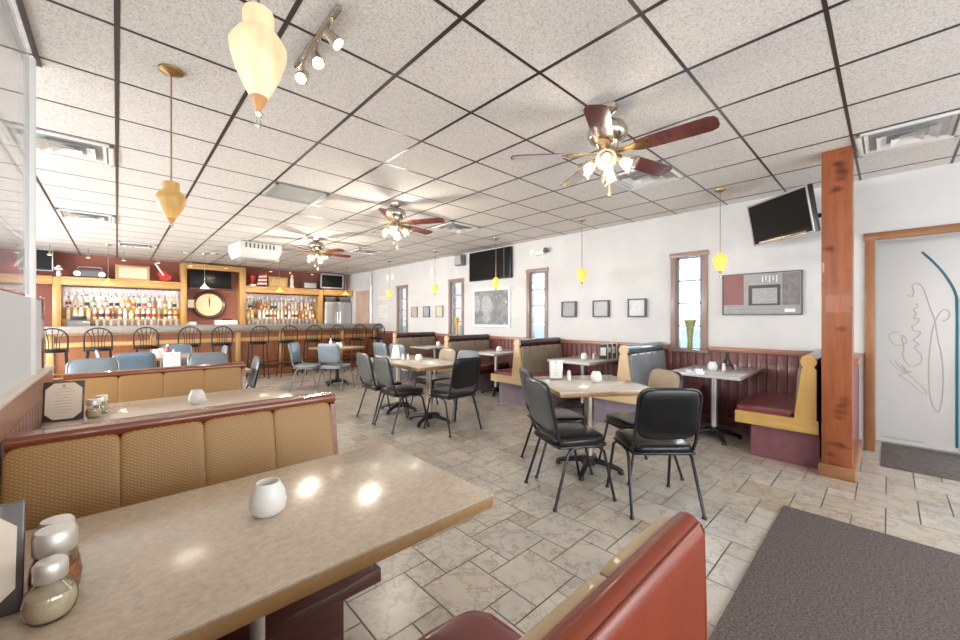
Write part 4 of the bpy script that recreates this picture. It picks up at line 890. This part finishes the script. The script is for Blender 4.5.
m = MB(); m.raw([(-.37,-.38,-.02),(.37,-.38,-.02),(.37,.38,-.02),(-.37,.38,-.02),(-.37,-.38,-.16),(.37,-.38,-.16),(.37,.38,-.16),(-.37,.38,-.16),(-.33,-.30,-.31),(.33,-.30,-.31),(.33,.30,-.31),(-.33,.30,-.31)],
     [(0,1,2,3),(0,1,5,4),(1,2,6,5),(2,3,7,6),(3,0,4,7),(4,5,9,8),(5,6,10,9),(6,7,11,10),(7,4,8,11),(8,9,10,11)]); m.build('housing', M['offwhite'], t)
m = MB(); m.b2(-.26,.26,-.25,.25,-.322,-.308,.004); m.build('intake_grille', M['greygrille'], t)
m = MB()
for k in range(8): m.b2(-.28+k*.07,-.25+k*.07,-.388,-.375,-.13,-.04)
m.build('outlet_slot', M['dkgrey'], t)
for k, (x, y) in enumerate(((1.15, 10.9), (1.60, 10.6), (3.05, 11.0), (2.5, 10.9))):
    t = thing('recessed_light', 'small round recessed light before the back bar, %s counting from the partition' % ORD[(0,1,3,2)[k]], 'ceiling light', (x, y, HC))
    m = MB(); m.lathe([(.06,-.002),(.09,-.012),(.095,0)], seg=20, cap=False); m.build('trim_ring', M['nickel'], t); m = MB(); m.lathe([(.0,-.003),(.06,-.003)], seg=20); m.build('lens', M['shade'], t)
# fans
def fan(label, x, y, off, zdrop=.35, R_=.675, lift=0):
    t = thing('ceiling_fan', label, 'ceiling fan', (x, y, HC-.001), 0)
    m = MB(); m.lathe([(.0,0),(.075,0),(.07,-.03),(.03,-.055),(.014,-.06)], seg=24); m.build('canopy', M['nickel'], t)
    m = MB(); m.lathe([(.013,-.05),(.013,-.12)], seg=12); m.build('downrod', M['nickel'], t)
    m = MB(); m.lathe([(.0,-.10),(.05,-.105),(.115,-.13),(.135,-.165),(.135,-.20),(.115,-.235),(.08,-.255),(.07,-.29),(.05,-.31),(.0,-.31)], (0,0,lift), seg=28); m.build('motor', M['nickel'], t)
    for k in range(5):
        a = R(off+72*k); Mr = Matrix.Rotation(a, 4, 'Z') @ Matrix.Translation((0,0,-zdrop+.02+lift)) @ Matrix.Rotation(R(-11), 4, 'X')
        m = MB(); pts = [(.20,-.055),(.30,-.066),(R_-.05,-.072),(R_-.015,-.058),(R_,-.03),(R_,.03),(R_-.015,.058),(R_-.05,.072),(.30,.066),(.20,.055)]
        m.prism([(p, q, 0) for p, q in pts], (0,0,.007), M=Mr); bl = m.build('blade', M['fanbrown'], t)
        m = MB(); m.prism([(.07,-.022,.002),(.15,-.02,.002),(.20,-.045,-.006),(.27,-.03,-.008),(.28,0,-.008),(.27,.03,-.008),(.20,.045,-.006),(.15,.02,.002),(.07,.022,.002)], (0,0,.008), M=Mr); o = m.build('blade_bracket', M['brass']); o.parent = bl
    m = MB(); m.lathe([(.06,-.30),(.07,-.33),(.065,-.36),(.03,-.385),(.0,-.39)], (0,0,lift), seg=20); m.build('light_kit', M['nickel'], t)
    for k in range(4):
        a = R(off+20+90*k); Mr = Matrix.Rotation(a, 4, 'Z') @ Matrix.Translation((.055,0,-.35+lift)) @ Matrix.Rotation(R(125), 4, 'Y')
        m = MB(); m.lathe([(.018,.0),(.024,.02),(.024,.05)], seg=14, M=Mr); m.lathe([(.026,.04),(.045,.07),(.055,.11),(.070,.145),(.066,.145),(.050,.11),(.040,.07)], seg=18, M=Mr, cap=False, mat=1); sh = m.build('lamp_shade', [M['brass'], M['clearshade']], t)
        m = MB(); m.lathe([(.0,.05),(.018,.06),(.028,.09),(.022,.115),(.0,.125)], seg=12, M=Mr); o = m.build('bulb', M['bulb']); o.parent = sh
    for dx, dl in ((.03,.22),(-.03,.15)):
        m = MB(); m.tube([(dx,0,-.38+lift),(dx,0,-.38-dl+lift)], .0025, 5); m.pad((dx,0,-.39-dl+lift), (.022,.022,.035), 2.5, res=4); m.build('pull_chain', M['brass'], t)
    return t
FANS = [(2.50, 1.35, -85), (2.61, 4.36, -60), (2.70, 7.30, -70)]
fan('ceiling fan with lit lamps, the largest looking, above the square table', *FANS[0]); fan('ceiling fan over the long table, middle one of the row of three', *FANS[1], zdrop=.33, lift=.045); fan('ceiling fan of the row of three that hangs over the small table by the bar', *FANS[2], zdrop=.33, lift=.045)
# pendants
def pendant(label, x, y, zc, mt='amber', w=.083, h=.27):
    t = thing('pendant_lamp', label, 'pendant lamp', (x, y, HC))
    zt = zc+h/2-HC
    m = MB(); m.lathe([(.0,0),(.062,0),(.06,-.012),(.02,-.03),(.008,-.035)], seg=20); m.build('canopy', M['brass'], t)
    m = MB(); m.tube([(0,0,-.03),(0,0,zt)], .004, 6); m.build('cord', M['brass'], t)
    k = w/.083; q = h/.27
    m = MB(); m.lathe(([(.0,0),(.030*k,0),(.036*k,-.012*q),(.060*k,-.035*q),(.080*k,-.065*q),(.084*k,-.095*q),(.074*k,-.14*q),(.056*k,-.185*q),(.038*k,-.215*q),(.026*k,-.235*q)] if mt == 'gold' else [(.0,0),(.042*k,0),(.046*k,-.01*q),(.044*k,-.05*q),(.062*k,-.065*q),(.083*k,-.095*q),(.080*k,-.125*q),(.066*k,-.165*q),(.045*k,-.205*q),(.026*k,-.235*q)]), (0,0,zt), 26, cap=False); m.build('lamp_shade', M[mt], t)
    m = MB(); m.lathe([(.026*k,-.235*q),(.014*k,-.26*q),(.008*k,-.27*q),(.0,-.27*q)], (0,0,zt), 18); m.build('shade_tip', M['ambertip'], t)
    m = MB(); m.lathe([(.0,-.268*q),(.014*k,-.28*q),(.006*k,-.295*q),(.010*k,-.31*q),(.0,-.325*q)], (0,0,zt), 12); m.build('finial', M['jar'], t)
    return t
PEND = [(.315, 1.32, 2.185, 'cream', .078, .30), (.235, 2.93, 2.085, 'amber', .074, .245)]
pendant('big glowing cream glass pendant over the big speckled booth table', *PEND[0]); pendant('amber glass pendant on a long cord over the pale booth table', *PEND[1])
WP = [(5.06, 1.33), (5.10, 3.17), (5.10, 4.98), (5.10, 6.85), (5.15, 8.9)]
for k, (x, y) in enumerate(WP):
    pendant('yellow glass pendant over the wall booths, %s in the row from the timber post' % ORD[k], x, y, 2.03, 'gold', .075, .24)
# bar pendants: cones over the counter, little halogen drops before the back bar
CP = [(-.13, 10.75), (1.46, 10.75), (3.05, 10.75), (4.80, 10.75)]
for k, (x, y) in enumerate(CP):
    t = thing('cone_pendant', 'small cone pendant hanging over the bar counter, %s from the partition' % ORD[k], 'pendant lamp', (x, y, HC)); zt = 2.20-HC
    m = MB(); m.lathe([(.0,0),(.05,0),(.045,-.02),(.0,-.025)], seg=16); m.build('canopy', M['nickel'], t); m = MB(); m.tube([(0,0,-.02),(0,0,zt)], .004, 6); m.build('cord', M['nickel'], t)
    m = MB(); m.lathe([(.012,0),(.016,-.03),(.09,-.12),(.086,-.12),(.012,-.035)], (0,0,zt), 20, cap=False); m.build('lamp_shade', M['gold'] if k != 1 else M['shade'], t)
    m = MB(); m.lathe([(.0,-.06),(.02,-.07),(.024,-.09),(.0,-.105)], (0,0,zt), 12); m.build('bulb', M['warmbulb'], t)
for k, x in enumerate((-.98, -.44, .11, .69, 1.29, 2.01, 3.04, 3.53, 4.13)):
    t = thing('halogen_drop', 'tiny halogen drop light under the ceiling before the back bar, %s from the partition' % ORD[k], 'ceiling light', (x, 11.5, HC)); zt = 2.70-HC
    m = MB(); m.tube([(0,0,0),(0,0,zt)], .006, 6); m.build('stem', M['nickel'], t); m = MB(); m.lathe([(.012,.02),(.02,0),(.045,-.04),(.042,-.04),(.012,-.0)], (0,0,zt), 14, cap=False); m.build('lamp_shade', M['nickel'], t); m = MB(); m.lathe([(.0,-.01),(.03,-.02),(.036,-.04),(.0,-.05)], (0,0,zt), 12); m.build('bulb', M['warmbulb'], t)
# track with three heads
t = thing('track_light', 'white ceiling track with three small spot heads beside the cream pendant', 'track light', (.76, 1.95, HC))
m = MB(); m.b2(-.014,.014,-.18,.42,-.024,-.003,.003); m.build('track', M['nickel'], t)
for y, dx, dy in ((-.10,.30,.10),(.10,.0,.10),(.30,-.25,-.05)):
    Mr = Matrix.Translation((.0, y, -.12)) @ Matrix.Rotation(R(150), 4, 'X') @ Matrix.Rotation(dx*2, 4, 'Y')
    m = MB(); m.tube([(0,y,-.02),(0,y,-.12)], .008, 8); m.lathe([(.0,-.04),(.022,-.036),(.027,.0),(.035,.04),(.032,.04),(.022,.0)], seg=18, M=Mr, cap=False); hd = m.build('spot_head', M['nickel'], t)
    m = MB(); m.lathe([(.0,.024),(.022,.024),(.028,.036),(.0,.038)], seg=16, M=Mr); o = m.build('bulb', M['bulb']); o.parent = hd
# ------------------------------------------------------------------ light
W = bpy.data.worlds.new('sky'); scene.world = W; W.use_nodes = True; nt = W.node_tree; bg = nt.nodes['Background']
tc = nt.nodes.new('ShaderNodeTexCoord'); sp = nt.nodes.new('ShaderNodeSeparateXYZ'); nt.links.new(tc.outputs['Generated'], sp.inputs[0])
nt.links.new(ramp(nt, sp.outputs['Z'], [(0, (.80,.88,.90)), (.12, (.88,.95,1.0)), (.6, (.55,.72,1.0))]), bg.inputs['Color'])
bg.inputs['Strength'].default_value = 3.2
def area(name, loc, rot, sx, sy, power, col):
    l = bpy.data.lights.new(name, 'AREA'); l.shape = 'RECTANGLE'; l.size = sx; l.size_y = sy; l.energy = power; l.color = col
    o = bpy.data.objects.new(name, l); COL.objects.link(o); o.location = loc; o.rotation_euler = rot; return o
DAY = (.93,.97,1.0)
for k, (a, b) in enumerate(((-2.6, -.2), (.4, 3.4), (4.2, 7.2), (8.0, 11.0))):  # added area lights at the unseen side windows, stronger towards the bar
    area('fill_side_%d' % k, (X0-.15, (a+b)/2, 1.6), (0, R(-52), 0), 1.65, b-a, (48,72,140,215)[k]*(b-a), DAY)
for k, (a, b) in enumerate(((-2.6, -.2), (.5, 3.1), (3.5, 5.4))):  # added area lights at the unseen windows behind the camera
    area('fill_front_%d' % k, ((a+b)/2, Y0-.15, 1.5), (R(68), 0, 0), b-a, 1.95, 66*(b-a), DAY)
for k, (a, b, z0, z1) in enumerate(op):
    area('daylight_window_%d' % k, (WX+.5, (a+b)/2, (z0+z1)/2+.1), (0, R(90), 0), z1-z0, b-a, 26, (.80,.91,1.0))
area('daylight_vestibule', (6.9, -2.5, 1.6), (R(90), 0, 0), 1.3, 2.0, 45, (.95,.97,1.0))
def point(name, loc, p, col, r=.06):
    l = bpy.data.lights.new(name, 'POINT'); l.energy = p; l.color = col; l.shadow_soft_size = r
    o = bpy.data.objects.new(name, l); COL.objects.link(o); o.location = loc; return o
WARM = (1.0,.88,.74)
for k, (x, y, a) in enumerate(FANS): point('fan_lamp_%d' % k, (x, y, HC-.56), (16,60,95)[k], WARM, .10)
for k, p in enumerate(PEND): point('pendant_bulb_%d' % k, (p[0], p[1], p[2]-.25), 4, WARM, .10)
for k, (x, y) in enumerate(WP): point('booth_bulb_%d' % k, (x, y, 1.80), 4, WARM, .05)
for k, (x, y) in enumerate(CP): point('bar_bulb_%d' % k, (x, y, 2.0), 8, WARM, .04)
for k, x in enumerate((-.44, .69, 1.9, 3.04, 4.13, 5.2)):
    l = bpy.data.lights.new('halogen_%d' % k, 'SPOT'); l.energy = 45; l.color = (1.0,.82,.60); l.spot_size = R(120); l.spot_blend = .8; l.shadow_soft_size = .04
    o = bpy.data.objects.new('halogen_%d' % k, l); COL.objects.link(o); o.location = (x, 11.5, 2.62); o.rotation_euler = (R(38), 0, 0)
for k, y in enumerate((1.85, 2.05, 2.25)):
    l = bpy.data.lights.new('track_spot_%d' % k, 'SPOT'); l.energy = 8; l.color = WARM; l.spot_size = R(100); l.spot_blend = .7; l.shadow_soft_size = .03
    o = bpy.data.objects.new('track_spot_%d' % k, l); COL.objects.link(o); o.location = (.76, y, 2.68); o.rotation_euler = (R((-20,10,25)[k]), R((-25,10,25)[k]), 0)
for k, (x, y) in enumerate(((1.15, 10.9), (1.60, 10.6), (3.05, 11.0), (2.5, 10.9))):
    l = bpy.data.lights.new('recessed_%d' % k, 'SPOT'); l.energy = 30; l.color = (1.0,.93,.82); l.spot_size = R(140); l.spot_blend = .8; l.shadow_soft_size = .06
    o = bpy.data.objects.new('recessed_%d' % k, l); COL.objects.link(o); o.location = (x, y, HC-.03)
# ------------------------------------------------------------------ camera
cam = bpy.data.cameras.new('camera'); cam.sensor_width = 36; cam.lens = 385/960*36; cam.shift_y = -2/960; cam.clip_start = .03
co = bpy.data.objects.new('camera', cam); COL.objects.link(co)
co.location = (0, 0, 1.40); co.rotation_euler = (R(90), 0, -math.atan2(363, 385)); scene.camera = co
vs = scene.view_settings; scene.display_settings.display_device = 'sRGB'; vs.view_transform = 'Standard'; vs.look = 'None'; vs.gamma = 1; vs.use_curve_mapping = False
vs.exposure = -0.54
scene.cycles.max_bounces = 8; scene.cycles.diffuse_bounces = 5; scene.cycles.transparent_max_bounces = 16; scene.cycles.use_denoising = True
scene.cycles.sample_clamp_indirect = 6; scene.cycles.caustics_reflective = False; scene.cycles.caustics_refractive = False
